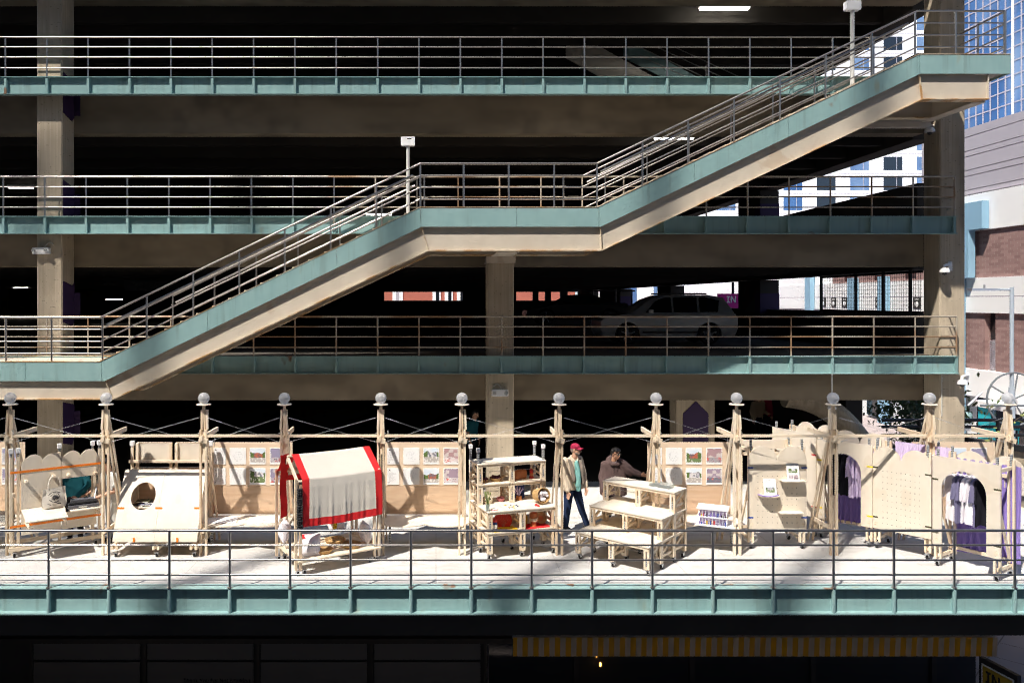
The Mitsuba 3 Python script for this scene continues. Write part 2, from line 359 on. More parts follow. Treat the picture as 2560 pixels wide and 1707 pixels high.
# beige pier with a purple house shaped panel, deep on the deck level
pr = bx('pier', G, 'concrete', 6.4, 7.42, 21.3, 21.9, -.05, 2.2)
mesh('painted_panel', pr, wallpoly(Polygon([(6.57, -.02), (7.25, -.02), (7.25, 1.72), (6.91, 2.06), (6.57, 1.72)]), 21.285, 21.292), 'purple_paint')
# curved ramp edge seen under the right-hand beam
t = np.linspace(0, 1, 22)
ramp = np.stack([10.2+2.75*t, np.full(22, 23.4), 1.95-.12*t*6*.4-1.25*t**2.6*1.6], 1)
solo('curved_ramp_edge', tubem(ramp, .34, 16), 'concrete', 'pale curved concrete ramp edge bending down behind the pegboards at right', 'ramp wall', smooth=40)
# floor lettering far inside
for zf in (L[1]-.35, L[2]-.35, L[0]-.2):
    s = thing('level_sign', 'dim lettered sign hanging far inside the garage, on the %s floor' % {0: 'middle', 1: 'lower', 2: 'upper'}[[L[1]-.35, L[2]-.35, L[0]-.2].index(zf)], 'sign')
    bx('board', s, 'black_metal', -10.9, -9.1, 28.0, 28.05, zf-1.35, zf-1.0)
    mesh('lettering', s, text('5B | 5A', .17), 'dark_wall', M=T().translate([-10.55, 27.99, zf-1.26]))

# galleries: teal channel with a rib under each railing post
for zf, posts, nm in ((L[0], [-10.38+.997*i for i in range(-3, 22)], 'top'), (L[1], [12.50-.997*i for i in range(0, 26)], 'middle'), (L[2], [12.55-.997*i for i in range(0, 24)], 'lowest')):
    xl, xr = min(posts)-.4, max(posts)+.06
    if zf == L[0]: xr = 10.9
    g = thing('gallery_edge', f'teal painted steel channel edging the {nm} garage gallery', 'steel edge beam', 'teal gallery edges')
    labels[g].pop('group')
    mesh('web', g, boxm(xl, xr, YG+.075, YG+.088, zf-.41, zf-.0121), 'teal_paint')
    mesh('flange', g, boxm(xl, xr, YG-.02, YG+.14, zf-.012, zf), 'teal_paint')
    mesh('flange', g, boxm(xl, xr, YG-.02, YG+.14, zf-.425, zf-.4105), 'teal_paint')
    for x in posts:
        if x < xr: bx('rib', g, 'teal_paint', x-.028, x+.028, YG, YG+.0745, zf-.41, zf-.0125)
    r = thing('gallery_railing', f'slim steel railing with four rails along the {nm} gallery' + (', brown with rust' if zf != L[0] else ''), 'railing')
    mt = 'steel' if zf == L[0] else 'rusty_steel'
    for x in posts:
        if x < xr: rod('post', r, mt if zf != L[1] or x > -2 else 'steel', (x, YG+.02, zf), (x, YG+.02, zf+.95), .019)
    for h, rr in ((.95, .021), (.71, .015), (.465, .015), (.215, .015)):
        if zf == L[1]:
            rod('rail', r, 'steel', (xl, YG+.02, zf+h), (-2.6, YG+.02, zf+h), rr); rod('rail', r, mt, (-2.6, YG+.02, zf+h), (xr-.06, YG+.02, zf+h), rr)
        else: rod('rail', r, mt, (xl, YG+.02, zf+h), (xr-.06, YG+.02, zf+h), rr)
        if zf != L[0]: rod('return_rail', r, mt, (xr-.06, YG+.02, zf+h), (xr-.06, YC+.02, zf+h), rr)

# deck railing in front
r = thing('deck_railing', 'polished steel railing with four rails along the front edge of the exhibition deck', 'railing')
for x in DP: rod('post', r, 'steel', (x, YD+.03, 0), (x, YD+.03, .945), .0215)
for x in DP: rod('base_plate', r, 'steel', (x, YD+.03, 0), (x, YD+.03, .012), .045)
for h, rr in ((.945, .022), (.705, .016), (.46, .016), (.218, .016)): rod('rail', r, 'steel', (-15, YD+.03, h), (13.6, YD+.03, h), rr)

# ---------------------------------------------------------------- staircase
S = thing('staircase', 'teal and beige steel staircase climbing across the garage front in two flights', 'staircase')
top = [(-13, 3.40), (-7.30, 3.40), (-.347, 6.745), (3.496, 6.745), (10.47, 10.06), (12.466, 10.06)]
low = [(-13, 2.985), (-7.19, 2.985), (-.316, 6.33), (3.574, 6.33), (10.51, 9.645), (12.466, 9.645)]
bot = [(-13, 2.60), (-7.03, 2.60), (-.17, 5.83), (3.60, 5.83), (10.58, 9.12), (12.02, 9.12)]
lowb = low[:-1]+[(12.02, 9.645)]
cuts = [-13, -8.9, -7.25, -4.95, -2.15, -.33, 1.75, 3.535, 5.6, 7.65, 10.49, 12.466]
fp = Polygon(top+low[::-1])
for y0 in (YS, 19.12):
    f = None
    for a, b_ in zip(cuts, cuts[1:]):
        piece = fp.intersection(sbox(a+.004, 0, b_-.004, 20))
        mesh('fascia_plate', S, wallpoly(piece, y0, y0+.03), 'teal_paint')
    mesh('support_beam', S, wallpoly(Polygon(lowb+bot[::-1]), y0+.09, y0+.11), 'beige_paint')
    off = [(x, z-.022) for x, z in bot]
    mesh('bottom_flange', S, wallpoly(Polygon([(x, z) for x, z in bot]+off[::-1]), y0+.03, y0+.27), 'rusty_beige')
    for (x0, z0), (x1, z1) in zip(low[1:-1], bot[1:-1]):
        bar('stiffener', S, 'rusty_beige', (x0, y0+.06, z0-.002), (x1, y0+.06, z1+.004), .012, .058, up=(0, 1, 0))
    bx('stiffener', S, 'beige_paint', 12.0, 12.02, y0+.035, y0+.089, 9.125, 9.644)
    mesh('top_plate', S, wallpoly(Polygon([(x, z+.012) for x, z in top]+[(x, z+.0005) for x, z in top][::-1]), y0-.012, y0+.10), 'rusty_beige')
for (xa, xb, z) in ((-13, -7.3, 3.39), (-.33, 3.48, 6.73), (10.5, 12.44, 10.05)):
    bx('landing', S, 'beige_paint', xa, xb, YS+.032, 19.118, z-.36, z-.02)
bx('end_fascia', S, 'teal_paint', 12.436, 12.466, YS+.031, 19.119, 9.645, 10.06)
bx('end_beam', S, 'beige_paint', 11.9, 11.92, YS+.28, 19.4, 9.12, 9.60); bx('end_beam', S, 'beige_paint', 11.83, 12.1, YS+.272, 19.55, 9.085, 9.115)
bx('end_beam', S, 'beige_paint', 10.4, 12.1, 19.55, 19.66, 8.95, 9.60)
for (xa, za, xb, zb) in ((-7.3, 3.40, -.347, 6.745), (3.496, 6.745, 10.47, 10.06)):
    n = 20
    for i in range(n):
        x = xa+(xb-xa)*i/n; z = za+(zb-za)*(i+.6)/n
        bx('tread', S, 'beige_paint', x, x+.36, YS+.031, 19.119, z-.10, z-.05)
for (xa, za, xb, zb) in ((-7.2, 3.30, -.25, 6.645), (3.596, 6.645, 10.57, 9.96)):
    mesh('soffit_plate', S, wallpoly(Polygon([(xa, za-.30), (xb, zb-.30), (xb, zb-.29), (xa, za-.29)]), YS+.035, 19.115), 'beige_paint')
bx('cross_beam', S, 'beige_paint', 1.35, 1.85, YS+.3, YC+.2, 5.797, 5.81)
def zt(x): return float(np.interp(x, [p[0] for p in top], [p[1] for p in top]))
for y, sp, x_first, x_last in ((YS+.05, .996, -12.9, 12.37), (19.15, .996, -6.3, 12.2)):
    R = thing('stair_railing', 'polished steel railing on the %s side of the staircase' % ('street' if y < 18 else 'garage'), 'railing')
    xs = [-12.3, -11.33, -10.35, -9.35, -8.36, -7.25, -6.29, -5.28, -4.28, -3.29, -2.29, -1.30, -.34, .6, 1.58, 2.57, 3.5, 4.49, 5.48, 6.48, 7.48, 8.47, 9.47, 10.42, 11.30, 12.36] if y < 18 else \
         [-6.3, -5.3, -4.3, -3.3, -2.3, -1.3, -.28, 3.05, 4.05, 5.05, 6.06, 7.06, 8.06, 9.06, 10.45]
    for x in xs: rod('baluster', R, 'steel', (x, y, zt(x)+.01), (x, y, zt(x)+.965), .020)
    segs = [top] if y < 18 else [[(-6.3, zt(-6.3)), top[2], (-.2, 6.745)], [(3.05, 6.745), top[3], top[4]]]
    for sg in segs:
        pts = [(x, y, z) for x, z in sg]
        if y < 18: pts[-1] = (12.36, y, 10.06)
        for h, rr in ((.96, .022), (.70, .016), (.44, .016), (.18, .016)):
            for (p, q) in zip(pts, pts[1:]):
                slope = abs(p[2]-q[2]) > .5
                rod('rail', R, 'steel', (p[0], p[1], p[2]+h), (q[0], q[1], q[2]+h), rr)
                if slope and h == .70:
                    yy = y+(.09 if y < 18 else -.09)
                    rod('handrail', R, 'steel', (p[0]+.1, yy, p[2]+h+.10), (q[0]-.15, yy, q[2]+h+.02), .026)
    for x in xs:
        if -6.6 < x < -1 or 4 < x < 10: rod('bracket', R, 'steel', (x, y, zt(x)+.72), (x, y+(.09 if y < 18 else -.09), zt(x)+.75), .01)
R = thing('landing_railing', 'short steel railing closing the end of the upper stair landing', 'railing')
for yy in (17.42, 18.3, 19.1): rod('post', R, 'steel', (12.40, yy, 10.06), (12.40, yy, 11.02), .02)
for h in (.96, .70, .44, .18): rod('rail', R, 'steel', (12.40, 17.42, 10.06+h), (12.40, 19.1, 10.06+h), .02 if h > .9 else .016)

# pole boxes on the stair landings
for x, zt_, zb, nm in ((-.665, 8.60, 6.75, 'beside the middle stair landing'), (9.47, 11.52, 9.5, 'near the top of the upper flight')):
    y = 19.0 if x < 0 else 18.2
    s = 1.0
    P = thing('pole_lamp', f'white box lamp on a grey pole {nm}', 'lamp')
    rod('pole', P, 'grey_plastic', (x, y, zb), (x, y, zt_-.2), .047)
    m = m3.CrossSection([[(-.14, -.08), (.14, -.08), (.14, .08), (-.14, .08)]]).offset(.025, m3.JoinType.Round, circular_segments=16).extrude(.16)
    mm = m.to_mesh(); v = mm.vert_properties[:, :3]
    mesh('housing', P, trimesh.Trimesh(np.stack([x+v[:, 0], y-.08+v[:, 2], zt_-.1+v[:, 1]], 1), mm.tri_verts[:, ::-1], process=False), 'white_plastic')
    if x < 0: bx('label_plate', P, 'ink', x-.02, x+.08, y-.086, y-.081, zt_-.06, zt_-.04)

# lamps inside, emergency lights, cameras, conduits
scene['tube_light'] = tw({'type': 'diffuse', 'reflectance': rgb(.8, .8, .8)})
def tube_lamp(x0, x1, y, z, lab, e=9.0):
    k = thing('ceiling_lamp', lab, 'ceiling lamp')
    bx('housing', k, 'grey_plastic', x0-.03, x1+.03, y-.08, y+.08, z+.03, z+.10)
    d = {**CUBE, 'bsdf': ref('tube_light'), 'emitter': {'type': 'area', 'radiance': rgb(e, e*.98, e*.9)},
         'to_world': T().translate([(x0+x1)/2, y, z]).scale([x1-x0, .10, .03])}
    scene[key_for('diffuser', k)] = d
tube_lamp(7.05, 8.34, 21.35, 12.50, 'lit strip lamp under the topmost ceiling, at upper right')
for x, y, z, w_, lab in ((-15.05, 29, 8.80, .43, 'lit strip lamp behind the left column on the middle floor'), (-29.6, 57, 5.62, .5, 'small lit strip lamp left of the left column on the lowest gallery floor'), (-18.1, 45, 4.77, .45, 'small lit strip lamp right of the left column, above the lower stair flight'), (-2.72, 38, 8.78, .6, 'lit strip lamp behind the middle stair landing railing'), (6.3, 21.2, 9.0, .5, 'lit strip lamp half hidden behind the upper flight railing')):
    tube_lamp(x-w_, x+w_, y, z, lab, 4.0)
def emergency(x, z, y, lab):
    k = thing('emergency_light', lab, 'emergency light')
    m = m3.CrossSection([[(-.18, -.06), (.18, -.06), (.18, .06), (-.18, .06)]]).offset(.02, m3.JoinType.Round, circular_segments=12).extrude(.12).to_mesh()
    v = m.vert_properties[:, :3]
    mesh('housing', k, trimesh.Trimesh(np.stack([x+v[:, 0], y-.12+v[:, 2], z+v[:, 1]], 1), m.tri_verts[:, ::-1], process=False), 'white_plastic')
    for s in (-.145, .145):
        h = put('lamp_head', k, mikit.ply(lathe([(0, 0), (.032, .0), (.048, .035), (.05, .05), (.04, .05), (.03, .02), (0, .02)], 16), smooth=40), 'grey_plastic', T().translate([x+s, y-.12, z+.005]).rotate([1, 0, 0], 90))
        ball('bulb', h, 'zinc', (x+s, y-.15, z+.005), .022)
    t_ = np.linspace(0, 1, 10)
    mesh('conduit', k, tubem(np.stack([x+.05+.22*t_ if x < 0 else x+.05-.2*t_, np.full(10, y-.02), z+.08+.13*np.sin(t_*2.6)], 1), .012, 6), 'grey_plastic', smooth=40)
emergency(-9.62, 5.94, YC, 'white twin headed emergency light on the left column')
emergency(1.56, 2.48, YC, 'white twin headed emergency light on the middle column above the shelves')
def camera(x, y, z, lab):
    k = thing('security_camera', lab, 'security camera')
    bx('mount', k, 'white_plastic', x+.1, x+.2, y-.02, y, z-.02, z+.2)
    t_ = np.linspace(0, 1, 8)
    mesh('arm', k, tubem(np.stack([x+.15-.26*np.sin(t_*1.57), y-.02-.18*t_, z+.12-.10*(t_**3)], 1), .03, 8), 'white_plastic', smooth=40)
    d = put('dome_housing', k, mikit.ply(lathe([(0, .07), (.09, .06), (.115, 0), (.115, -.04), (.09, -.05), (0, -.05)], 20), smooth=40), 'white_plastic', T().translate([x-.12, y-.22, z-.03]))
    ball('lens', d, 'window_dark', (x-.12, y-.22, z-.08), .06)
camera(12.42, YC, 5.48, 'white dome camera on the right column at the middle stair level')
camera(12.85, YC, 2.78, 'white dome camera low on the right column, above the tilted globes')
camera(12.25, YC+.3, 8.93, 'grey dome camera in the shade of the upper stair landing')
rod('conduit', G, 'grey_plastic', (12.36, YC-.02, 1.9), (12.36, YC-.02, 2.95), .012)
h = thing('hanging_camera', 'white round ceiling device hanging on a rod at right', 'security camera')
rod('rod', h, 'white_plastic', (9.95, YB-.1, 2.05), (9.95, YB-.1, 3.0), .022)
put('head', h, mikit.ply(lathe([(0, .05), (.08, .05), (.1, .02), (.1, -.02), (.05, -.04), (.045, -.09), (0, -.09)], 18), smooth=40), 'white_plastic', T().translate([9.95, YB-.1, 2.03]))
# inner flight of stairs on the top floor
I = thing('inner_staircase', 'beige and teal inner staircase descending to the right in the dark top floor', 'staircase')
def flightpoly(dz0, dz1): return Polygon([(3.9, 12.35+dz0), (9.9, 9.0+dz0), (9.9, 9.0+dz1), (3.9, 12.35+dz1)])
mesh('stringer', I, wallpoly(flightpoly(-.35, .55), 24.0, 24.05), 'beige_paint')
mesh('stringer', I, wallpoly(Polygon([(5.7, 12.1), (10.4, 9.7), (10.4, 10.2), (5.7, 12.7)]), 24.3, 24.35), 'teal_paint')
for h_ in (.3, .55, .8, 1.05): rod('rail', I, 'steel', (6.2, 24.3, 12.35+h_-.5), (11.4, 24.3, 9.45+h_), .016)
for x in (7.0, 8.2, 9.4, 10.6): rod('post', I, 'steel', (x, 24.3, 12.0-(x-6.2)*.56-.1), (x, 24.3, 12.0-(x-6.2)*.56+1.0), .016)
# mesh fence in the side opening of the lowest gallery floor
F_ = thing('mesh_fence', 'black framed wire mesh fence in the right-hand opening of the lowest gallery floor', 'fence')
ys = (20.75, 22.0, 23.45, 25.55)
for y in ys: bx('frame_post', F_, 'black_metal', 12.27, 12.33, y-.03, y+.03, L[2]+.9, 5.53)
for z in (4.42, 5.46): bx('frame_bar', F_, 'black_metal', 12.27, 12.33, ys[0]-.5, ys[-1], z-.03, z+.03)
wires = []
for y in np.arange(20.3, 25.5, .105): wires.append(boxm(12.295, 12.303, y-.004, y+.004, 4.4, 5.5))
for z in np.arange(4.5, 5.45, .105): wires.append(boxm(12.295, 12.303, 20.25, 25.5, z-.004, z+.004))
labels[mesh('wire_mesh', F_, cat(*wires), 'black_metal')] = {'kind': 'stuff'}
# chain link fence far inside
F_ = thing('chain_fence', 'dark chain link fence far back between the parked cars', 'fence')
for x in (9.6, 11.0, 12.0): rod('post', F_, 'black_metal', (x, 49, L[2]), (x, 49, 5.4), .05)
rod('top_rail', F_, 'black_metal', (9, 49, 5.3), (12.2, 49, 5.3), .04)
# ---------------------------------------------------------------- under the deck: shop fronts
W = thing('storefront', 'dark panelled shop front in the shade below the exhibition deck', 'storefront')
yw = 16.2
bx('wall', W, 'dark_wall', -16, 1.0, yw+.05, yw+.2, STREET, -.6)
bx('lintel', W, 'garage_concrete', -9.4, 1.6, yw-.12, yw+.04, -2.16, -2.06)
for i, x in enumerate(np.linspace(-8.2, 1.0, 5)):
    if i < 4: bx('wall_panel', W, 'shop_panel', x+.05, x+2.2, yw, yw+.045, -2.02-1.4, -2.58); bx('wall_panel', W, 'shop_panel', x+.05, x+2.2, yw, yw+.045, -2.53, -2.18)
    bx('mullion', W, 'garage_concrete', x-.03, x+.03, yw-.02, yw+.048, STREET, -2.17)
bx('glass_pane', W, 'window_dark', 1.1, 11.2, yw+.4, yw+.42, STREET, -2.0)
for x in (2.9, 5.3, 7.8, 10.3): bx('mullion', W, 'black_metal', x-.05, x+.05, yw+.33, yw+.399, STREET, -2.0)
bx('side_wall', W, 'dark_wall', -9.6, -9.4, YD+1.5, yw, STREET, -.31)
m = text('Thank You For Not Smoking', .075); mesh('lettering', W, m, 'ink', M=T().translate([-5.12, yw-.003, -2.99]))
A = thing('awning', 'yellow and cream striped awning valance over the dark shop windows', 'awning')
def aw(u, v): return (1.42+8.92*u, 14.72+.004*np.sin(u*190)+.03*v, -1.46-.36*v)
am, _ = gridm(aw, 260, 5)
mesh('valance', A, am, 'awning_cloth', smooth=True)
bx('awning_box', A, 'grey_plastic', 1.42, 10.34, 14.78, 15.2, -1.52, -1.40)
k = thing('candle_bulb', 'tiny lit amber bulb hanging in the dark shop window below the awning', 'lamp')
rod('cord', k, 'black_metal', (3.37, 16.4, -2.66), (3.37, 16.4, -2.0), .006)
scene[key_for('bulb', k)] = {**SPH, 'bsdf': ref('tube_light'), 'emitter': {'type': 'area', 'radiance': rgb(5, 2.0, .3)}, 'to_world': T().translate([3.37, 16.4, -2.72]).scale([.017, .017, .045])}
B = thing('poster_stand', 'black framed stand with a yellow poster on the pavement at lower right', 'sign')
Fp = frame((10.18, 14.5, STREET), -80)
bx('board', B, 'black_metal', -.40, .40, 0, .08, 0, 1.52, Fp)
bx('poster', B, 'paper', -.34, .34, -.008, -.001, .10, 1.42, Fp); bx('poster_ground', B, 'poster_yellow', -.31, .31, -.014, -.0085, .13, 1.39, Fp)
mesh('figure', B, wallpoly(Polygon([(-.25, .2), (-.02, 1.1), (.08, 1.1), (.3, .2), (.15, .2), (.03, .8), (-.1, .2)]), -.02, -.0145), 'paper', M=Fp)
mesh('lettering', B, text('IN', .2), 'ink', M=Fp @ T().translate([-.25, -.015, 1.12]))
# ---------------------------------------------------------------- more floors above and the building across, both outside the picture
for zf in (16.8, 20.1, 23.4):
    bx('floor_slab', G, 'garage_concrete', -40, 12.9, YB+.02, 70, zf-.22, zf-.012)
    bx('edge_beam', G, 'beam_concrete', -40, 12.31, YB, YB+.45, zf-1.175, zf-.222)
    bx('side_beam', G, 'garage_concrete', 12.32, 12.90, YB+.46, 69, zf-1.24, zf-.222)
    bx('gallery_front', G, 'teal_paint', -13, 12.5, YG+.07, YG+.115, zf-.42, zf)
bx('canopy', G, 'garage_concrete', -12, 14.5, 18.3, YG+.11, 12.9, 13.05)
for x in (-9.46, 12.63): bx('upper_column', G, 'concrete', x-.32, x+.32, YC, YB, 15.51, 23.1)
OB = thing('opposite_building', 'concrete building across the courtyard, behind the viewpoint', 'building')
bx('wall', OB, 'concrete', -60, 40, -9, -3.2, STREET, 29.5)
for i, z in enumerate((3.27, 6.7, 10.1, 13.4)):
    bx('gallery', OB, 'garage_concrete', -30, 24, -3.2, -.5 if z < 4 else -1.2, z-.25, z)
bx('tower', OB, 'concrete', 2, 40, -12, -3.3, 29.5, 75); bx('tower', OB, 'concrete', -75, -37, -12, -3.3, 29.5, 75)
for i in range(9): bx('window', OB, 'window_dark', -40+8*i, -35+8*i, -3.205, -3.15, 15, 26)
RF = thing('roof_frame', 'open steel frame of tall posts on the roof across the courtyard', 'roof frame')
for i, x in enumerate((-29.5, -24.2, -18.9, -13.2, -8.6, -2.9)):
    bar('post', RF, 'beige_paint', (x, -5, 29.5), (x+.8, -5, 54), .34, .3)
bar('top_bar', RF, 'beige_paint', (-32, -5, 54), (1, -5, 54), .3, .3)

# ---------------------------------------------------------------- across the street on the right
XS = 30.0
SB = thing('brick_building', 'long white and red brick building with pale blue pillars across the street', 'building')
def wallx(name, parent, mat, x0, x1, y0, y1, z0, z1): return bx(name, parent, mat, x0, x1, y0, y1, z0, z1)
wallx('core', SB, 'white_wall', XS+.4, XS+14, 36, 108, STREET, 10.4)
wallx('brick_wall', SB, 'brick', XS, XS+.38, 36, 60.5, 5.98, 8.57)
wallx('brick_wall', SB, 'brick', XS, XS+.38, 36, 42.9, .92, 4.03); wallx('brick_wall', SB, 'brick', XS, XS+.38, 43.72, 60, .92, 4.03)
wallx('brick_wall', SB, 'brick', XS, XS+.38, 63.5, 108, STREET, 3.6)
wallx('white_band', SB, 'white_wall', XS-.15, XS+.39, 36, 108, 4.04, 5.97); wallx('white_band', SB, 'white_wall', XS-.2, XS+.39, 36, 62, -.58, .91)
wallx('white_band', SB, 'white_wall', XS-.05, XS+.39, 63.2, 108, 5.975, 10.4); wallx('parapet', SB, 'white_wall', XS-.12, XS+.39, 36, 63.19, 8.575, 10.6)
for z in (4.95, 7.1): wallx('joint', SB, 'pale_panel', XS-.155 if z < 5.9 else XS-.055, XS, 36 if z < 5 else 64, 108, z-.03, z+.03)
wallx('dark_window', SB, 'window_dark', XS+.3, XS+.36, 42.91, 43.71, 2.6, 4.03)
for i in range(14): wallx('louver', SB, 'pale_panel', XS+.25, XS+.33, 42.91, 43.71, .98+.115*i, 1.04+.115*i)
for y in (52.5, 56.4, 63.0):
    wallx('pillar', SB, 'blue_steel', XS-.55, XS-.01-.2, y, y+.9, STREET, 8.9 if y > 60 else 6.3)
wallx('pillar_head', SB, 'blue_steel', XS-.6, XS-.21, 43.1, 45.7, 8.6, 10.1); wallx('pillar', SB, 'blue_steel', XS-.6, XS-.21, 44.2, 45.7, 5.975, 8.599); wallx('pillar', SB, 'blue_steel', XS-.6, XS-.21, 45.0, 45.7, STREET, 5.974)
for y in (50, 53.6, 57.6): wallx('window', SB, 'window_dark', XS-.02, XS+.02, y, y+1.1, 6.1, 8.3)
for y in (46.4, 48.3, 50.5, 55, 58.2): wallx('shop_window', SB, 'window_dark', XS+.1, XS+.14, y-.6, y+.9, STREET+.2, -.8)
for i, y in enumerate((37.4, 38.9, 40.4, 41.9, 43.4)):
    wallx('shop_window', SB, 'window_dark', XS+.30, XS+.34, y, y+1.4, STREET+.1, -.65)
    wallx('shop_mullion', SB, 'blue_steel' if i == 4 else 'black_metal', XS+.2, XS+.36, y-.06, y, STREET, -.6)
wallx('shop_canopy', SB, 'white_wall', XS-1.0, XS+.3, 36, 43.0, -.95, -.62)
wallx('shop_door', SB, 'teal_plastic', XS+.22, XS+.28, 43.6, 44.6, STREET, -1.0)
for i, y in enumerate((49.6, 53.9, 58.4, 60, 61.6)):
    b = thing('banner', 'dark banner with white emblem on the white wall, %s' % ['rightmost of five', 'second from the right', 'middle of five', 'second from the left', 'leftmost of five'][i], 'banner')
    bx('sheet', b, 'dark_wall', XS-.19, XS-.16, y-.35, y+.35, 4.22, 4.93)
    put('emblem', b, SPH, 'white_wall', T().translate([XS-.2, y, 4.48]).scale([.02, .22, .17])); bx('heading', b, 'white_wall', XS-.196, XS-.19, y-.22, y+.22, 4.76, 4.82)
PB = thing('panel_building', 'lavender grey panelled block above the white and brick building', 'building')
for z0, z1 in ((10.7, 10.92), (10.96, 11.71), (11.75, 12.04), (12.08, 12.82), (12.86, 13.13), (13.17, 13.93), (13.97, 14.42)):
    wallx('panel', PB, 'pale_panel', XS+.05, XS+.3, 36, 49.5, z0, z1)
wallx('core', PB, 'dark_wall', XS+.31, XS+12, 36, 49.5, 10.45, 14.40)
GT = thing('glass_tower', 'tall blue glass office tower at the upper right edge', 'tower')
wallx('glass_wall', GT, 'tower_glass', 52, 66, 60, 81.5, 8, 62)
for y in np.arange(60, 81.5, 1.0): wallx('mullion', GT, 'white_wall' if int(y) % 9 == 0 else 'pale_panel', 51.8 if int(y) % 9 == 0 else 51.93, 51.99, y-.05, y+.05, 8, 62)
for z in np.arange(10, 62, 1.25): wallx('transom', GT, 'pale_panel', 51.94, 51.99, 60, 81.5, z-.05, z+.05)
# white hotel tower with rows of windows, seen through the side openings
HT = thing('hotel_tower', 'white hotel tower with rows of dark blue windows seen through the garage openings', 'tower')
YH = 120.0
bx('wall', HT, 'white_wall', 36, 84, YH, YH+14, STREET, 58)
for i in range(9):
    for j in range(15):
        xc = 48.5+5.0*i-4.97; zc = 9.2+3.0*j
        if not (34 < (xc/YH*2000) < 1260): continue
        w = bx('window', HT, 'tower_glass' if (i % 2 == 0) else 'window_dark', xc-1.4, xc+1.4, YH-.02, YH+.05, zc, zc+2.0)
        bx('mullion', w, 'pale_panel', xc+.5, xc+.58, YH-.08, YH-.021, zc, zc+2.0)
for j in range(16): bx('joint', HT, 'pale_panel', 36, 84, YH-.012, YH, 8.6+3.0*j, 8.68+3.0*j)
# red brick and white houses beyond the far end of the garage
RB = thing('red_building', 'sunlit red brick building with white windows seen through the far slot of the garage', 'building')
bx('wall', RB, 'far_brick', -12, 16, 92, 100, STREET, 12)
for x in (-.4, 1.0, 2.4, 4.3, -5.0): 
    w = bx('window', RB, 'white_wall', x, x+.95 if x > -4 else x+1.2, 91.9, 91.99, 3.9, 7.5); bx('pane', w, 'window_dark' if x > -4 else 'pale_panel', x+.4, x+.75, 91.85, 91.89, 4.0, 7.2)
WB = thing('pale_building', 'pale building with blue glass seen between the side columns behind the parked cars', 'building')
bx('wall', WB, 'white_wall', 22, 44, 108.5, 118, STREET, 9)
for x in (25, 29.5, 33.5, 38): bx('window', WB, 'tower_glass', x, x+2.2, 108.4, 108.49, 3.2, 7.5)
MS = thing('magenta_sign', 'magenta sign with white letters beyond the parked silver car', 'sign')
bx('board', MS, 'magenta', 13.6, 14.75, 38.6, 38.7, 3.95, 5.05); rod('pole', MS, 'black_metal', (14.4, 38.8, STREET), (14.4, 38.8, 5.6), .06)
mesh('lettering', MS, text('IN', .30), 'paper', M=T().translate([14.0, 38.59, 4.62])); mesh('lettering', MS, text('h', .30), 'paper', M=T().translate([14.05, 38.59, 4.15]))
plain('magenta', (.55, .01, .25), .5)
# street lamps
def street_lamp(x, y, ht, lab):
    k = thing('street_lamp', lab, 'street lamp', None)
    rod('pole', k, 'lamp_grey', (x, y, STREET), (x, y, ht), .09); rod('base', k, 'lamp_grey', (x, y, STREET), (x, y, .6), .14)
    rod('arm', k, 'lamp_grey', (x, y, ht-.12), (x-.9, y, ht-.12), .05)
    mm, _ = gridm(lambda u, v: (x-.75-1.3*u, y-.16+.32*v, ht-.05-.06*np.cos((v-.5)*3)*(1-u*.6)+.05*u), 8, 5)
    mesh('lamp_head', k, boxm(x-2.0, x-.75, y-.17, y+.17, ht-.17, ht-.06), 'zinc'); rod('sensor', k, 'zinc', (x-1.3, y, ht-.06), (x-1.3, y, ht+.12), .05)
    return k
k = street_lamp(27.35, 38, 5.35, 'tall blue grey street lamp with a ring bracket at the right edge')
th = np.linspace(0, 2*np.pi, 40)
mesh('ring_bracket', k, tubem(np.stack([27.35+1.25*np.cos(th), 0*th+37.9, .05+1.25*np.sin(th)], 1), .045, 8), 'lamp_dark', smooth=40)
for a in (.4, 1.4, 2.6, 3.6, 5.2): rod('spoke', k, 'lamp_dark', (27.35, 37.9, .05), (27.35+1.2*math.cos(a), 37.9, .05+1.2*math.sin(a)), .035)
rod('cross_arm', k, 'lamp_dark', (25.8, 37.9, -.25), (28.9, 37.9, -.25), .05)
p = put('pendant', k, mikit.ply(lathe([(.0, .0), (.05, -.02), (.07, -.2), (.2, -.3), (.24, -.45), (.2, -.75), (.12, -.8), (0, -.8)], 18), smooth=40), 'teal_paint', T().translate([25.15, 37.9, -.3]))
ball('lamp_glass', p, 'globe_glass', (25.15, 37.9, -1.15), (.2, .2, .3)); rod('hanger', p, 'zinc', (25.15, 37.9, -.3), (25.85, 37.9, .35), .04)
rod('collar', k, 'white_plastic', (27.35, 38, -3.4), (27.35, 38, -2.1), .19)
street_lamp(28.9, 67.5, 5.2, 'small blue grey street lamp seen past the mesh fence')
# rails, teal chairs and ramp wall at the lower right
plain('teal_chair', (.02, .36, .42), .5)
RW = thing('ramp_wall', 'pale concrete ramp wall with black handrails beyond the deck at right', 'wall')
mesh('wall', RW, wallpoly(Polygon([(13.7, -3.2), (22, -3.2), (22, -.3), (17, .6), (13.7, 1.0)]), 20.6, 20.9), 'concrete')
for dz in (.0, -.35):
    t_ = np.linspace(0, 1, 14); mesh('handrail', RW, tubem(np.stack([14.1+3.6*t_, np.full(14, 20.45), .25+dz+.55*t_-.5*np.exp(-t_*6)], 1), .035, 8), 'black_metal', smooth=40)
bar('coping', RW, 'black_metal', (13.7, 20.7, 1.12), (20, 20.7, .22), .4, .16)
TR = thing('terrace_railing', 'black terrace railing of long bars beside the right column', 'railing')
for z in (.78, 1.02, 1.22, .45): rod('bar', TR, 'black_metal', (13.1, 23.5, z), (22, 23.5, z), .045)
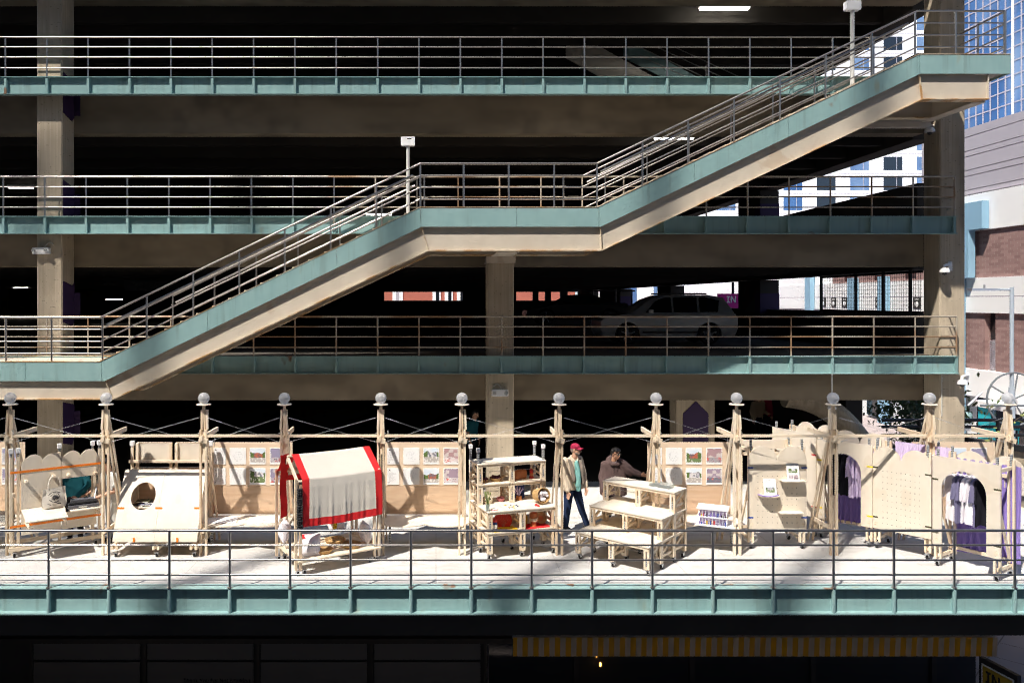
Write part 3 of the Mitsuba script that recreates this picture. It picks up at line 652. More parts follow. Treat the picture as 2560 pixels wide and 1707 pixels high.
for x in (14.2, 16.5, 19): rod('post', TR, 'black_metal', (x, 23.5, -3), (x, 23.5, 1.25), .05)
for i, (x, y) in enumerate(((15.6, 24.6), (16.5, 25.2), (17.3, 24.4), (16.2, 25.6), (18.1, 25.3))):
    c = thing('terrace_chair', 'teal metal chair behind the black terrace railing, %s' % ['leftmost', 'second from the left', 'middle one', 'farthest back', 'rightmost'][i], 'chair', 'teal chairs on the terrace')
    Fc = frame((x, y, -.95), 40*i)
    bx('seat', c, 'teal_chair', -.24, .24, -.24, .24, 1.42, 1.45, Fc); bx('backrest', c, 'teal_chair', -.24, .24, .22, .25, 1.62, 1.95, Fc)
    for sx in (-.2, .2):
        for sy in (-.2, .23): rod('leg', c, 'teal_chair', (sx, sy, .98), (sx, sy, 1.42 if sy < 0 else 1.9), .014, Fc)
k = struct('terrace'); scene[k] = {**mikit.ply(boxm(13.65, 24, 21, 26, STREET, .03)), 'bsdf': ref('paving')}
# leaves
plain('leaf_green', (.055, .095, .03), .6); plain('leaf_pale', (.22, .26, .09), .6); plain('bark', (.10, .075, .055), .8)
def leaf_tree(name, lab, x, y, zb, zc, rx, rz, n, mat, ls, seed, tz=.06):
    r = np.random.default_rng(seed); k = thing(name, lab, 'tree')
    mesh('trunk', k, tubem([(x, y, zb), (x+.1, y, (zb+zc)/2), (x, y, zc), (x+.15, y, zc+rz*.6)], [tz*1.5, tz*1.2, tz, tz*.4], 8), 'bark', smooth=40)
    for a in range(6):
        e = r.normal(size=3)*[rx*.5, rx*.5, rz*.5]; mesh('limb', k, tubem([(x, y, zc-rz*.3), (x+e[0], y+e[1], zc+e[2])], [tz*.6, tz*.15], 5), 'bark')
    cl = r.normal(size=(26, 3))*[rx*.55, rx*.55, rz*.5]; c = cl[r.integers(0, 26, n)]+r.normal(size=(n, 3))*.16*rx+[x, y, zc]
    a = r.normal(size=(n, 3)); a /= np.linalg.norm(a, axis=1, keepdims=True); b = np.cross(a, r.normal(size=(n, 3))); b /= np.linalg.norm(b, axis=1, keepdims=True)
    s = ls*r.uniform(.6, 1.3, (n, 1)); V = np.stack([c-a*s, c+b*s*.45, c+a*s, c-b*s*.45], 1).reshape(-1, 3); i = np.arange(n)[:, None]*4
    labels[mesh('crown', k, trimesh.Trimesh(V, np.vstack([i+[0, 1, 2], i+[0, 2, 3]]), process=False), mat)] = {'kind': 'stuff'}
leaf_tree('street_tree', 'dark leafed street tree seen under the right end of the garage', 20.5, 33, STREET, .6, 1.9, 1.0, 2600, 'leaf_green', .11, 5)
leaf_tree('street_tree', 'small street tree half hidden behind the far fence by the right column', 16.4, 27, STREET, .15, .9, .5, 900, 'leaf_green', .08, 8)
k = thing('sapling_twig', 'thin sapling twig with pale leaves beside the right column', 'branch')
tp = np.array([(12.98, 19.0, 1.3), (13.3, 18.9, 1.62), (13.75, 18.9, 1.95), (14.15, 18.9, 2.15)])
mesh('stem', k, tubem(tp, [.012, .01, .008, .004], 5), 'bark'); mesh('stem', k, tubem([(13.0, 19, 1.9), (13.25, 19, 2.3), (13.5, 18.9, 2.55)], .006, 5), 'bark')
r_ = np.random.default_rng(3)
for i in range(34):
    t0 = r_.random(); q = np.array([np.interp(t0, np.linspace(0, 1, 4), tp[:, j]) for j in range(3)]) if i < 24 else np.array([13.0+.5*t0, 19, 1.95+.6*t0])
    q = q+r_.normal(size=3)*.06
    put('leaf', k, SPH, 'leaf_pale' if i % 3 else 'leaf_green', T().translate(q.tolist()).rotate((lambda a: (a/np.linalg.norm(a)).tolist())(r_.normal(size=3)), 360*r_.random()).scale([.055, .025, .004]))

# ---------------------------------------------------------------- parked cars
scene['car_silver'] = {'type': 'principled', 'base_color': rgb(.68, .68, .70), 'metallic': .6, 'roughness': .3, 'clearcoat': .8}
scene['car_black'] = {'type': 'principled', 'base_color': rgb(.012, .012, .014), 'roughness': .3, 'clearcoat': .8}
plain('car_glass', (.01, .012, .014), .06, spec=.8)
def parked_car(o, s, body, lab, suv):
    """side view, nose to the left: outline lofted across the width with tumblehome"""
    k = thing('parked_car', lab, 'car'); Fc = T().translate(list(o)).scale([s, s, s])
    if suv: roof = [(-2.36, .55), (-2.34, .80), (-2.2, .95), (-1.3, 1.06), (-.62, 1.55), (-.2, 1.70), (1.35, 1.72), (1.95, 1.62), (2.3, 1.08), (2.40, .95), (2.40, .55)]
    else: roof = [(-2.3, .45), (-2.25, .70), (-1.1, .92), (-.3, 1.36), (.6, 1.42), (1.5, 1.05), (2.2, 1.0), (2.3, .5)]
    arch = lambda c: Point(c, .34).buffer(.43)
    P = Polygon(roof+[(2.3, .28), (-2.25, .28)]).difference(arch(-1.42)).difference(arch(1.42))
    m = trimesh.creation.extrude_polygon(P.buffer(-.04).buffer(.04), 1.8, engine='earcut').subdivide_to_size(.25)
    v = m.vertices.copy(); z = v[:, 1]; tt = np.clip((z-.95)/.75, 0, 1); yy = (v[:, 2]-.9)*(1-.26*tt)*(1-.05*np.clip((.6-z)/.4, 0, 1))
    mesh('body', k, trimesh.Trimesh(np.stack([v[:, 0], yy, z], 1), m.faces[:, ::-1], process=False), body, smooth=35, M=Fc)
    gl = [(-.80, 1.10), (-.42, 1.50), (-.12, 1.62), (1.3, 1.64), (1.80, 1.52), (1.72, 1.12)] if suv else [(-.75, .96), (-.22, 1.27), (.5, 1.33), (1.1, 1.08), (1.0, .96)]
    for x0, x1 in ((-3, .12), (.2, 1.02), (1.1, 3)):
        w = Polygon(gl).intersection(sbox(x0, 0, x1, 3))
        if w.area < .01: continue
        m = trimesh.creation.extrude_polygon(w, .01, engine='earcut'); v = m.vertices; yy = -.9*(1-.26*np.clip((v[:, 1]-.95)/.75, 0, 1))-.004-v[:, 2]
        mesh('window', k, trimesh.Trimesh(np.stack([v[:, 0], yy, v[:, 1]], 1), m.faces, process=False), 'car_glass', M=Fc)
    for x in (-1.42, 1.42):
        for yy in (-.80, .80):
            w = put('wheel', k, mikit.ply(lathe([(.2, -.1), (.33, -.1), (.36, -.06), (.36, .06), (.33, .1), (.2, .1)], 28), smooth=40), 'rubber', Fc @ T().translate([x, yy, .36]).rotate([1, 0, 0], 90))
            if yy < 0:
                put('rim', w, mikit.ply(lathe([(0, .04), (.06, .05), (.06, .03), (.0, .02)], 16)), 'zinc', Fc @ T().translate([x, yy-.05, .36]).rotate([1, 0, 0], 90))
                for a in range(5): bar('spoke', w, 'zinc', (x, yy-.09, .36), (x+.24*math.cos(a*1.2566+.3), yy-.09, .36+.24*math.sin(a*1.2566+.3)), .03, .07, Fc, up=(0, 1, 0))
    if suv:
        for yy in (-.62, .62): bar('roof_rack', k, 'black_metal', (-.2, yy, 1.755), (1.4, yy, 1.755), .04, .05, Fc)
        bx('tail_light', k, 'red_plastic', 2.12, 2.30, -.83, -.6, 1.0, 1.09, Fc); bar('side_trim', k, 'black_metal', (-.9, -.905, .42), (1.0, -.905, .42), .02, .06, Fc)
        for x in (.35, 1.25): bx('door_handle', k, 'zinc', x, x+.16, -.92, -.895, .99, 1.02, Fc)
        bx('mirror', k, body, -.70, -.55, -1.0, -.88, 1.08, 1.2, Fc)
parked_car((7.10, 25.2, L[2]), .88, 'car_silver', 'silver estate car parked behind the lowest gallery railing', True)
parked_car((5.8, 33.5, L[2]+.3), .92, 'car_black', 'black saloon car parked in the dark left of the silver car', False)
# ---------------------------------------------------------------- the wooden exhibition frame
FL = -.06
TX = [-8.03, -6.22, -4.38, -2.86, -1.04, .49, 2.32, 4.15, 5.67, 7.49, 9.31, 10.79]
YT = 15.07
DISC = mikit.ply(lathe([(0, 0), (.13, 0), (.137, .006), (.137, .014), (.13, .02), (0, .02)], 32), smooth=40)
where_ = ['left of the scalloped cart', 'between the scalloped cart and the slide with the round hole', 'right of the slide with the round hole', 'left of the red and white cloth', 'right of the red and white cloth', 'left of the tall open shelves', 'left of the man in the red cap', 'behind the stepped shelves', 'left of the double scalloped pegboard', 'in front of the black and lilac shirts', 'behind the wide pegboard at right', 'at the right edge with the tilted legs']
for i, x in enumerate(TX):
    t = thing('trestle', f'timber trestle with frosted globe, {where_[i]}', 'trestle', 'globe topped trestles along the deck')
    F = frame((x, YT, FL)); ln = .06*math.sin(i*2.3)
    for s in (-1, 1):
        bar('leg', t, 'timber', (s*.052, 0, 0), (s*.052, 0, 2.36), .036, .065, F, up=(0, 1, 0))
        bar('upper_leg', t, 'timber', (s*.05-ln*.4, .005, 2.365), (s*.043-ln*.2, .03, 2.735), .038, .07, F, up=(0, 1, 0))
        bar('back_leg', t, 'timber', (s*.022+ln*.3, .05, 2.62), (s*.03+s*.02, .95, .02), .030, .05, F, up=(0, 1, 0))
    bar('stem', t, 'timber', (0, .02, 1.9), (0, .02, 2.822), .05, .045, F, up=(0, 1, 0))
    bar('arm', t, 'timber', (-.012, -.10, 2.215), (-.012, 1.02, 2.215), .036, .09, F)
    bar('lower_arm', t, 'timber', (.012, -.10, .47), (.012, .92, .47), .036, .07, F)
    bar('cheek_block', t, 'timber_flat', (-.07, -.062, 2.19), (.09, -.062, 2.15), .03, .09, F)
    put('globe_shelf', t, DISC, 'plywood', F @ T().translate([0, .02, 2.825]))
    g = put('globe', t, SPH, 'globe_glass', F @ T().translate([0, .02, 2.952]).scale([.107, .107, .107]))
    rod('globe_socket', t, 'white_plastic', (0, .02, 2.846), (0, .02, 2.872), .05, F)
    for s in (-1, 1): rod('bolt', t, 'zinc', (s*.075, -.03, 2.30), (s*.095, -.03, 2.30), .008, F)
for i in range(-1, 11):
    x0 = TX[i] if i >= 0 else TX[0]-1.5; x1 = TX[i+1]
    b = thing('crossbeam', f'thin crossbeam ending {where_[i+1]}', 'beam', 'crossbeams between the trestles')
    bar('board', b, 'timber_flat', (x0+.075, YT+.0, 2.185), (x1-.075, YT+.0, 2.185), .04, .048)
    w = thing('bracing_wire', f'crossed bracing wires ending {where_[i+1]}', 'wire', 'bracing wires between the trestles')
    for za, zb in ((2.53, 2.07), (2.07, 2.53)):
        p, q = np.array((x0+.08, YT-.02, za)), np.array((x1-.08, YT-.02 if za > zb else YT+.01, zb))
        rod('wire', w, 'zinc', p, q, .0024)
        for (e, o, n) in ((p, q, 7 if za > zb else 4), (q, p, 3)):
            d = (o-e)/np.linalg.norm(o-e)
            for j in range(n): ball('turnbuckle', w, 'zinc', e+d*(.03+.04*j), (.016, .007, .007))

def caster(parent, F, x, y, a=0.0):
    c = bx('caster', parent, 'zinc', x-.035, x+.035, y-.035, y+.035, .088, .098, F)
    for s in (-.024, .024): bar('fork', c, 'zinc', (x+s, y, .088), (x+s*.9, y+.03, .035), .005, .035, F, up=(0, 1, 0))
    rod('wheel', c, 'rubber', (x-.017, y+.03, .042), (x+.017, y+.03, .042), .042, F)
# ---------------------------------------------------------------- hanging display boards with benches
def quad_print(parent, i, x0, x1, z0, z1, y, F=None, name='print_sheet'):
    v = np.array([(x0, y, z0), (x1, y, z0), (x1, y, z1), (x0, y, z1)], float)
    return mesh(name, parent, trimesh.Trimesh(v, [[0, 1, 2], [0, 2, 3]], process=False), 'print', uv=np.array([(i+.001, 0), (i+.999, 0), (i+.999, 1), (i+.001, 1)]), M=F)
def display(xl, w, n, lab, benchlab):
    y = 16.0
    k = thing('display_board', lab, 'display board', 'plywood display boards with prints')
    bx('upper_panel', k, 'pine_plywood', xl, xl+w, y, y+.018, 1.03, 1.90)
    bx('lower_panel', k, 'fir_plywood', xl, xl+w, y, y+.018, .46, 1.025)
    for x in (xl+.06, xl+w-.06):
        rod('hanging_wire', k, 'zinc', (x, y-.012, 1.82), (x, y-.012, 2.15), .004); ball('shackle', k, 'zinc', (x, y-.012, 2.10), (.016, .01, .03))
    for r in range(2):
        for c, (a, b_) in enumerate(((.045, .285), (.365, .69), (.765, 1.085), (1.17, 1.49))):
            z1 = 1.79-.405*r; bx('backing', k, 'white_plastic', xl+a, xl+b_, y-.012, y-.001, z1-.33, z1)
            quad_print(k, 8*n+4*r+c, xl+a+.002, xl+b_-.002, z1-.328, z1-.002, y-.0135)
    if benchlab is None: return
    b = thing('bench', benchlab, 'bench', 'scalloped plywood benches under the display boards')
    P = sbox(xl-.04, 15.42, xl+w+.04, 15.99)
    for c in (.25, .75):
        e = Point(0, 0).buffer(1, 24); from shapely import affinity as af
        P = P.union(af.translate(af.scale(e, w*.27, .28), xl+w*c, 15.46))
    m = trimesh.creation.extrude_polygon(P, .02, engine='earcut'); m.apply_translation((0, 0, .43)); mesh('seat', b, m, 'plywood')
    for x in (xl+.12, xl+w-.12):
        bx('leg', b, 'perforated_steel', x-.02, x+.02, 15.6, 15.64, FL, .428); bx('bracket', b, 'timber', x-.05, x+.05, 15.5, 15.9, .37, .428)
display(-9.85, 1.63, 0, 'plywood board of prints cut off by the left edge', 'scalloped bench with a stack of dark books, at the left edge')
display(-4.49, 1.62, 1, 'plywood board of prints with a garden photo, left of the red cloth', 'scalloped bench with two open plan sheets on it')
display(-1.02, 1.62, 2, 'plywood board of prints with red brick houses, right of the red cloth', 'empty scalloped bench right of the red cloth')
display(4.23, 1.66, 3, 'plywood board of plans and blue renderings behind the white model', 'scalloped bench carrying the small white building model')
display(9.52, 1.66, 4, 'plywood board of prints behind the right-hand arch panels', None)
for i, (x, a) in enumerate(((-4.15, 6), (-3.33, 8))):
    F = frame((x, 15.52, .452), a)
    s = thing('plan_sheet', ('black inked drawing' if i == 0 else 'pale drawing')+' sheet lying on the bench, '+('left' if i == 0 else 'right')+' of the pair', 'drawing')
    bx('board', s, 'paper', -.30, .28, -.14, .26, 0, .012, F)
    for q in range(9 if i == 0 else 4):
        u, v = rng.uniform(-.2, .18), rng.uniform(-.08, .2); bx('ink_mark', s, 'ink' if q % 2 else 'grey_plastic', u, u+rng.uniform(.02, .09), v, v+rng.uniform(.01, .04), .0121, .0135, F)
bk = thing('book_stack', 'stack of dark books on the bench at the left edge', 'books')
for i in range(4): bx('book', bk, 'black_metal', -8.62+.01*i, -8.28-.008*i, 15.45, 15.75, .452+.036*i, .486+.036*i); bx('page_block', bk, 'grey_plastic', -8.61, -8.285, 15.446, 15.449, .458+.036*i, .478+.036*i)
# small white model of a two storey building
mo = thing('building_model', 'white paper model of a two storey building with tiny coloured figures on the bench', 'model')
F = frame((5.02, 15.30, .452), -24)
bx('base_board', mo, 'paper', -.12, .66, -.06, .50, 0, .012, F)
for z0, z1, o in ((.15, .165, .012), (.30, .325, .015)): bx('floor_plate', mo, 'white_plastic', -.02-o, .52+o, -o, .36+o, z0, z1, F)
for z in (.012, .165):
    bx('core', mo, 'lilac_cloth', .02, .48, .05, .33, z, z+.137, F)
    for j in range(9): bx('column', mo, 'white_plastic', .0+.062*j, .012+.062*j, 0, .012, z, z+.137, F)
    for j in range(6): bx('column', mo, 'white_plastic', .505, .517, .0+.066*j, .012+.066*j, z, z+.137, F)
    for j in range(16):
        x = .01+.033*j; bx('figure', mo, ['red_plastic', 'ink', 'blue_strap', 'purple_cloth', 'yellow_plastic', 'slate_cloth'][rng.randrange(6)], x, x+.018, .022, .034, z, z+rng.uniform(.04, .09), F)
    bx('railing', mo, 'ink', -.02, .53, -.012, -.008, z+.035, z+.040, F)
# ---------------------------------------------------------------- shelving built from slotted frames
def side_frame(k, F, x, y0, y1, z0, z1):
    for y in (y0+.022, y1-.022):
        for s in (-.034, .034): bar('leg', k, 'timber', (x+s, y, z0), (x+s, y, z1), .036, .042, F, up=(0, 1, 0))
        for z in (z1-.035, z0+.02): bx('leg_block', k, 'timber_flat', x-.0155, x+.0155, y-.02, y+.02, z-.03, z+.03, F)
        bx('strut_plate', k, 'perforated_steel', x-.012, x+.012, y-.0235 if y < (y0+y1)/2 else y+.0205, y-.0205 if y < (y0+y1)/2 else y+.0235, z0+.06, z0+.2, F)
    for z in (z0+.10, z1-.03): bar('side_rail', k, 'timber_flat', (x, y0+.045, z), (x, y1-.045, z), .03, .045, F)
    bar('diagonal', k, 'timber', (x, y0+.05, z0+.12), (x, y1-.05, z1-.05), .028, .05, F)
def shelf_block(k, F, w, n, y0, d, z0, z1, top='tabletop'):
    for i in range(n+1): side_frame(k, F, i*w, y0+.003, y0+d-.003, z0+.004, z1-.022)
    for i in range(n):
        bx(top, k, 'plywood', i*w-(.055 if i == 0 else -.002), (i+1)*w+(.055 if i == n-1 else -.002), y0-.012, y0+d-.004, z1-.02, z1, F)
        bar('apron', k, 'timber_flat', (i*w+.055, y0+.02, z1-.045), ((i+1)*w-.055, y0+.02, z1-.045), .03, .04, F)
        rod('tension_rod', k, 'zinc', (i*w+.05, y0+d-.03, z0+.13), ((i+1)*w-.05, y0+d-.03, z0+.13), .005, F)
SS = thing('stepped_shelf', 'three tier stepped timber shelving on casters beside the man in the hoodie', 'shelf')
F = frame((2.62, 14.80, FL), -42)
for j, nt in enumerate((1, 2, 3)):
    for q in range(nt): shelf_block(SS, F, .69, 2, .5*j, .5, .14+.385*q if q else .12, .14+.385*(q+1))
for i in range(3):
    for y in (.06, .56, 1.06, 1.42): caster(SS, F, i*.69, y)
OS = thing('open_shelf', 'tall open timber shelving with pots and baskets beside the middle column', 'shelf')
F2 = frame((1.0, 14.74, FL), 17.6)
for q in range(2): shelf_block(OS, F2, .655, 2, 0, .5, .12+.39*q, .12+.39*(q+1), 'shelf_board')
for q in range(4): shelf_block(OS, F2, .655, 2, .51, .5, .12+.39*q, .12+.39*(q+1), 'shelf_board')
for i in range(3):
    for y in (.05, .5, .95): caster(OS, F2, i*.655, y)
for (x, y) in ((-.03, .56), (-.03, .97), (1.33, .56), (1.33, .97)):
    p = bx('steel_tube', OS, 'perforated_steel', x-.02, x+.02, y-.02, y+.02, 1.45, 1.93, F2); bx('tube_cap', p, 'white_plastic', x-.031, x+.031, y-.031, y+.031, 1.90, 1.975, F2)
def item(name, lab, cat, parts, at, F, rot=0, tilt=0):
    k = thing(name, lab, cat); M = F @ T().translate(list(at)).rotate([0, 0, 1], rot).rotate([1, 0, 0], tilt)
    for pn, m_, mt in parts: mesh(pn, k, m_, mt, smooth=40, M=M)
    return k, M
plain('terracotta', (.48, .17, .06), .7); plain('wicker', (.42, .27, .12), .8); plain('berry', (.07, .008, .02), .5); plain('pink_clay', (.45, .16, .17), .6); plain('cream', (.70, .62, .45), .6); plain('navy', (.02, .035, .14), .6)
scene['clear_glass'] = {'type': 'principledthin', 'base_color': rgb(.85, .9, .88), 'roughness': .1, 'spec_trans': .8, 'eta': 1.45}
def blobs(n, R, h, r, seed):
    g = np.random.default_rng(seed); return cat(*[trimesh.creation.icosphere(1, r*g.uniform(.7, 1.2)).apply_translation((R*math.sqrt(g.random())*math.cos(a), R*math.sqrt(g.random())*math.sin(a), h*g.uniform(.6, 1.3))) for a in g.uniform(0, 6.28, n)])
bowl = lambda R, h: lathe([(0, .005), (R*.7, .0), (R, h), (R*.95, h), (R*.65, .012), (0, .012)], 22)
z1, z2, z3 = .5+.015, .90, 1.29
item('berry_basket', 'basket of dark berries left on the second shelf from the top', 'basket', [('basket', bowl(.10, .06), 'wicker'), ('berries', blobs(26, .085, .06, .022, 1), 'berry')], (.14, .70, z3), F2)
item('berry_basket', 'wider basket of dark berries right of the first basket', 'basket', [('basket', bowl(.13, .07), 'wicker'), ('berries', blobs(34, .11, .07, .024, 2), 'berry')], (.40, .72, z3), F2)
pot = lathe([(0, 0), (.06, 0), (.085, .06), (.085, .11), (.07, .15), (.075, .16), (.06, .155), (.0, .14)], 22)
for i, x in enumerate((.83, .93, 1.0)): item('clay_pot', 'terracotta pot on the upper right shelf, '+['left', 'middle', 'right'][i]+' of three', 'pot', [('pot', pot, 'terracotta')], (x, .72+.06*i-.05*(i == 2), z3), F2)
item('lantern', 'small red lantern right of the terracotta pots', 'lantern', [('frame', lathe([(0, 0), (.045, 0), (.05, .02), (.035, .03), (.035, .13), (.05, .14), (.02, .18), (0, .19)], 8), 'red_plastic'), ('glow', lathe([(0, .04), (.037, .045), (.037, .1), (0, .11)], 8), 'terracotta')], (1.16, .74, z3), F2)
item('gourd', 'painted cream gourd with dark patches on the middle shelf', 'gourd', [('gourd', lathe([(0, 0), (.07, .01), (.095, .07), (.075, .13), (.03, .17), (.025, .22), (0, .24)], 20), 'cream'), ('patch', cat(*[trimesh.creation.icosphere(1, .028).apply_translation((.07*math.cos(a), .07*math.sin(a), .07+.03*(j % 2))) for j, a in enumerate(np.arange(6)*1.05-2.6)]), 'ink')], (.19, .60, z2), F2)
item('vase', 'tall tan vase left of the painted gourd', 'vase', [('vase', lathe([(0, 0), (.05, 0), (.06, .08), (.03, .2), (.045, .28), (.03, .27), (0, .2)], 18), 'terracotta')], (.05, .66, z2), F2)
item('clay_bowl', 'pink clay bowl right of the painted gourd', 'bowl', [('bowl', bowl(.085, .07), 'pink_clay'), ('fruit', blobs(8, .05, .06, .03, 4), 'pink_clay')], (.48, .68, z2), F2)
item('dark_card', 'dark blue card leaning at the back of the middle shelf', 'card', [('card', boxm(-.1, .1, -.004, .004, 0, .27), 'navy')], (.93, .80, z2), F2, -20, -10)
k, M = item('plant_pot', 'cube pot of dried twigs in front of the dark blue card', 'plant', [('pot', boxm(-.04, .04, -.04, .04, 0, .08), 'terracotta')], (.86, .66, z2), F2, 20)
g = np.random.default_rng(9)
mesh('twigs', k, cat(*[tubem([(0, 0, .06), (u*.5, v*.5, .18), (u, v, .22+.06*g.random())], .004, 4) for u, v in g.normal(size=(22, 2))*.07]), 'lilac_cloth', M=M)
item('tilted_basket', 'round bark basket lying on its side with white shells spilling out', 'basket', [('basket', lathe([(0, 0), (.11, 0), (.145, .2), (.15, .24), (.138, .24), (.10, .02), (0, .02)], 28), 'wicker'), ('shells', blobs(26, .10, .17, .035, 6), 'white_cloth')], (1.13, .42, z2+.14), F2, 10, 82)
item('red_trinket', 'small red trinket below the tilted basket', 'trinket', [('shell', blobs(6, .04, .02, .025, 8), 'red_plastic')], (1.0, .12, z2), F2)
k, M = item('bamboo_glass', 'glass of water with green bamboo stalks at the left front corner', 'plant', [('glass', lathe([(0, .004), (.035, .0), (.04, .13), (.037, .13), (.032, .008), (0, .008)], 18), 'clear_glass'), ('stalks', cat(*[tubem([(0, 0, .01), (u*.4, v*.4, .2), (u, v, .36)], .006, 5) for u, v in g.normal(size=(9, 2))*.05]), 'leaf_pale')], (-.02, .08, z2), F2)
k = thing('paper_scraps', 'scattered small printed paper scraps on the front shelf top', 'paper')
for i in range(24): u, v, a = rng.uniform(.30, .66), rng.uniform(.1, .42), rng.uniform(0, 90); bx('scrap', k, ['paper', 'navy', 'paper', 'yellow_plastic', 'grey_plastic'][i % 5], -.03, .03, -.014, .014, z2+.001*i*.3, z2+.001*i*.3+.001, F2 @ frame((u, v, .002), a))
item('red_label', 'small red framed label lying left of the paper scraps', 'label', [('surround', boxm(-.06, .06, -.03, .03, 0, .006), 'red_plastic'), ('sheet', boxm(-.05, .05, -.02, .02, .0061, .008), 'paper')], (.12, .1, z2+.003), F2)
item('red_fan', 'large red folding fan on the lower left shelf', 'fan', [('fan', wallpoly(Point(0, .12).buffer(.17, 24).difference(sbox(-.3, -.3, .3, .0)), -.008, .008), 'red_plastic'), ('ribs', cat(*[wallpoly(Polygon([(.0, .0), (.16*math.cos(a), .12+.16*math.sin(a)), (.16*math.cos(a)+.006, .12+.16*math.sin(a)), (.006, 0)]), -.011, -.0085) for a in np.linspace(.2, 2.9, 9)]), 'pink_clay')], (.38, .30, z1), F2, -15, -12)
item('canister', 'blue and red canister in front of the red fan', 'canister', [('tin', lathe([(0, 0), (.045, 0), (.045, .17), (0, .17)], 18), 'navy'), ('lid', lathe([(0, .1701), (.048, .1701), (.048, .22), (0, .225)], 18), 'red_plastic'), ('wrap', lathe([(.0455, .05), (.0465, .05), (.0465, .12), (.0455, .12)], 18), 'paper')], (.13, .10, z1), F2)
item('yellow_cloth', 'yellow cloth spread on the lower left shelf', 'cloth', [('cloth', boxm(-.24, .26, -.14, .12, 0, .006), 'yellow_plastic')], (.32, .16, z1-.004), F2, 4)
item('red_mat', 'red mat spread on the lower right shelf', 'mat', [('mat', boxm(-.26, .27, -.16, .16, 0, .006), 'red_cloth')], (.97, .18, z1-.004), F2, 2)
item('patterned_vase', 'tan and white patterned vase standing on the red mat', 'vase', [('vase', lathe([(0, 0), (.06, 0), (.05, .06), (.075, .12), (.07, .22), (.08, .25), (.06, .25), (0, .2)], 20), 'terracotta'), ('pattern', lathe([(.0765, .1), (.0785, .115), (.0785, .15), (.0765, .16)], 20), 'cream')], (.94, .16, z1+.003), F2)
item('woven_plate', 'woven round plate leaning beside the patterned vase', 'plate', [('plate', lathe([(0, 0), (.08, .0), (.115, .015), (.11, .022), (.075, .008), (0, .008)], 26), 'wicker'), ('centre', lathe([(0, .0085), (.05, .0085), (.05, .011), (0, .012)], 20), 'terracotta')], (1.14, .26, z1+.115), F2, 10, 72)
for i, (x, m_) in enumerate(((.76, 'clear_glass'), (.86, 'yellow_plastic'))): item('bottle', ('clear' if i == 0 else 'yellow')+' bottle at the back of the lower right shelf', 'bottle', [('bottle', lathe([(0, 0), (.04, 0), (.042, .13), (.015, .19), (.015, .25), (0, .25)], 16), m_)], (x, .36, z1), F2)
k = thing('acrylic_model', 'flat clear box model lying on the top step of the stepped shelving', 'model')
FA = F @ T().translate([1.06, 1.22, 1.297]).rotate([0, 0, 1], -2)
bx('base', k, 'paper', -.22, .22, -.12, .12, 0, .01, FA); bx('cover', k, 'clear_glass', -.21, .21, -.11, .11, .011, .075, FA)
for j in range(6): bx('block', k, 'grey_plastic', -.17+.06*j, -.14+.06*j, -.07, .05, .0105, .05, FA)
k = thing('storage_box', 'pale grey storage box on the far side of the stepped shelving', 'box')
bx('body', k, 'white_plastic', .48, .66, 1.58, 1.75, .86, 1.06, F); bx('lid', k, 'grey_plastic', .47, .67, 1.57, 1.76, 1.061, 1.09, F)
bx('stand', k, 'timber', .5, .64, 1.6, 1.73, 0.0, .859, F)

# ---------------------------------------------------------------- cart with scalloped pegboard (left)
def scallops(x0, x1, z0, z1, n):
    w = (x1-x0)/n; P = sbox(x0, z0, x1, z1-w/2)
    for i in range(n): P = P.union(Point(x0+w*(i+.5), z1-w/2).buffer(w/2*.985, 24))
    return P
C1 = thing('scalloped_cart', 'wheeled timber cart with scalloped boards and orange straps, first from the left', 'cart')
F = frame((-7.86, 14.92, FL), 35.4)
for x in (-.06, .06, .78, 1.37, 1.49):
    z = 2.03
    for y in ((.06,) if x == .78 else (-.0,)):
        p = bar('post', C1, 'timber', (x, y, .1), (x, y, 1.88), .045, .055, F, up=(0, 1, 0)); bar('steel_core', p, 'perforated_steel', (x, y, 1.88), (x, y, 1.95), .035, .035, F, up=(0, 1, 0)); bx('post_cap', p, 'white_plastic', x-.035, x+.035, y-.035, y+.035, 1.95, 2.035, F)
for x in (.0, 1.43):
    for y in (.35, .85): bar('back_post', C1, 'timber', (x, y, .1), (x, y, 1.2), .045, .06, F, up=(0, 1, 0))
    for z in (.16, 1.15): bar('side_rail', C1, 'timber_flat', (x, 0, z), (x, .9, z), .04, .06, F)
    for y in (.0, .85): caster(C1, F, x, y)
for y, z in ((-.02, .16), (.35, .2)): bar('bottom_rail', C1, 'timber_flat', (-.1, y, z), (1.52, y, z), .045, .07, F)
YB1 = -.075
for a, b_, zb, y in ((.10, .785, .55, YB1), (.795, 1.42, 1.38, YB1)):
    mesh('peg_board', C1, wallpoly(scallops(a, b_, zb, 1.87, 2), y, y+.015), 'plywood', M=F); mesh('rear_board', C1, wallpoly(scallops(a+.05, b_+.03, max(zb, 1.0) if a < .5 else zb, 1.895, 2), y+.032, y+.045), 'plywood', M=F)
bx('edge_post', C1, 'timber', 1.37, 1.42, YB1, YB1+.03, .6, 1.375, F)
for a, b_ in ((.10, .785), (.795, 1.42)): bx('apron_board', C1, 'plywood', a, b_, YB1-.02, YB1-.004, .42, .74, F)
mesh('sloped_desk', C1, trimesh.Trimesh(*(lambda m: (m.vertices, m.faces))(boxm(.10, .80, -.58, 0, 0, .018)), process=False), 'plywood', M=F @ T().translate([0, YB1-.022, .88]).rotate([1, 0, 0], 11))
bx('desk', C1, 'plywood', .90, 1.44, YB1-.34, YB1+.3, .80, .818, F)
for z, zz in ((1.60, .0), (.60, .0)): 
    y = YB1-.004 if z > 1 else YB1-.024
    bx('orange_strap', C1, 'orange_strap', -.09, 1.50, y-.004, y, z-.02, z+.02, F, label='orange strap across the '+('scalloped boards' if z > 1 else 'lower apron'))
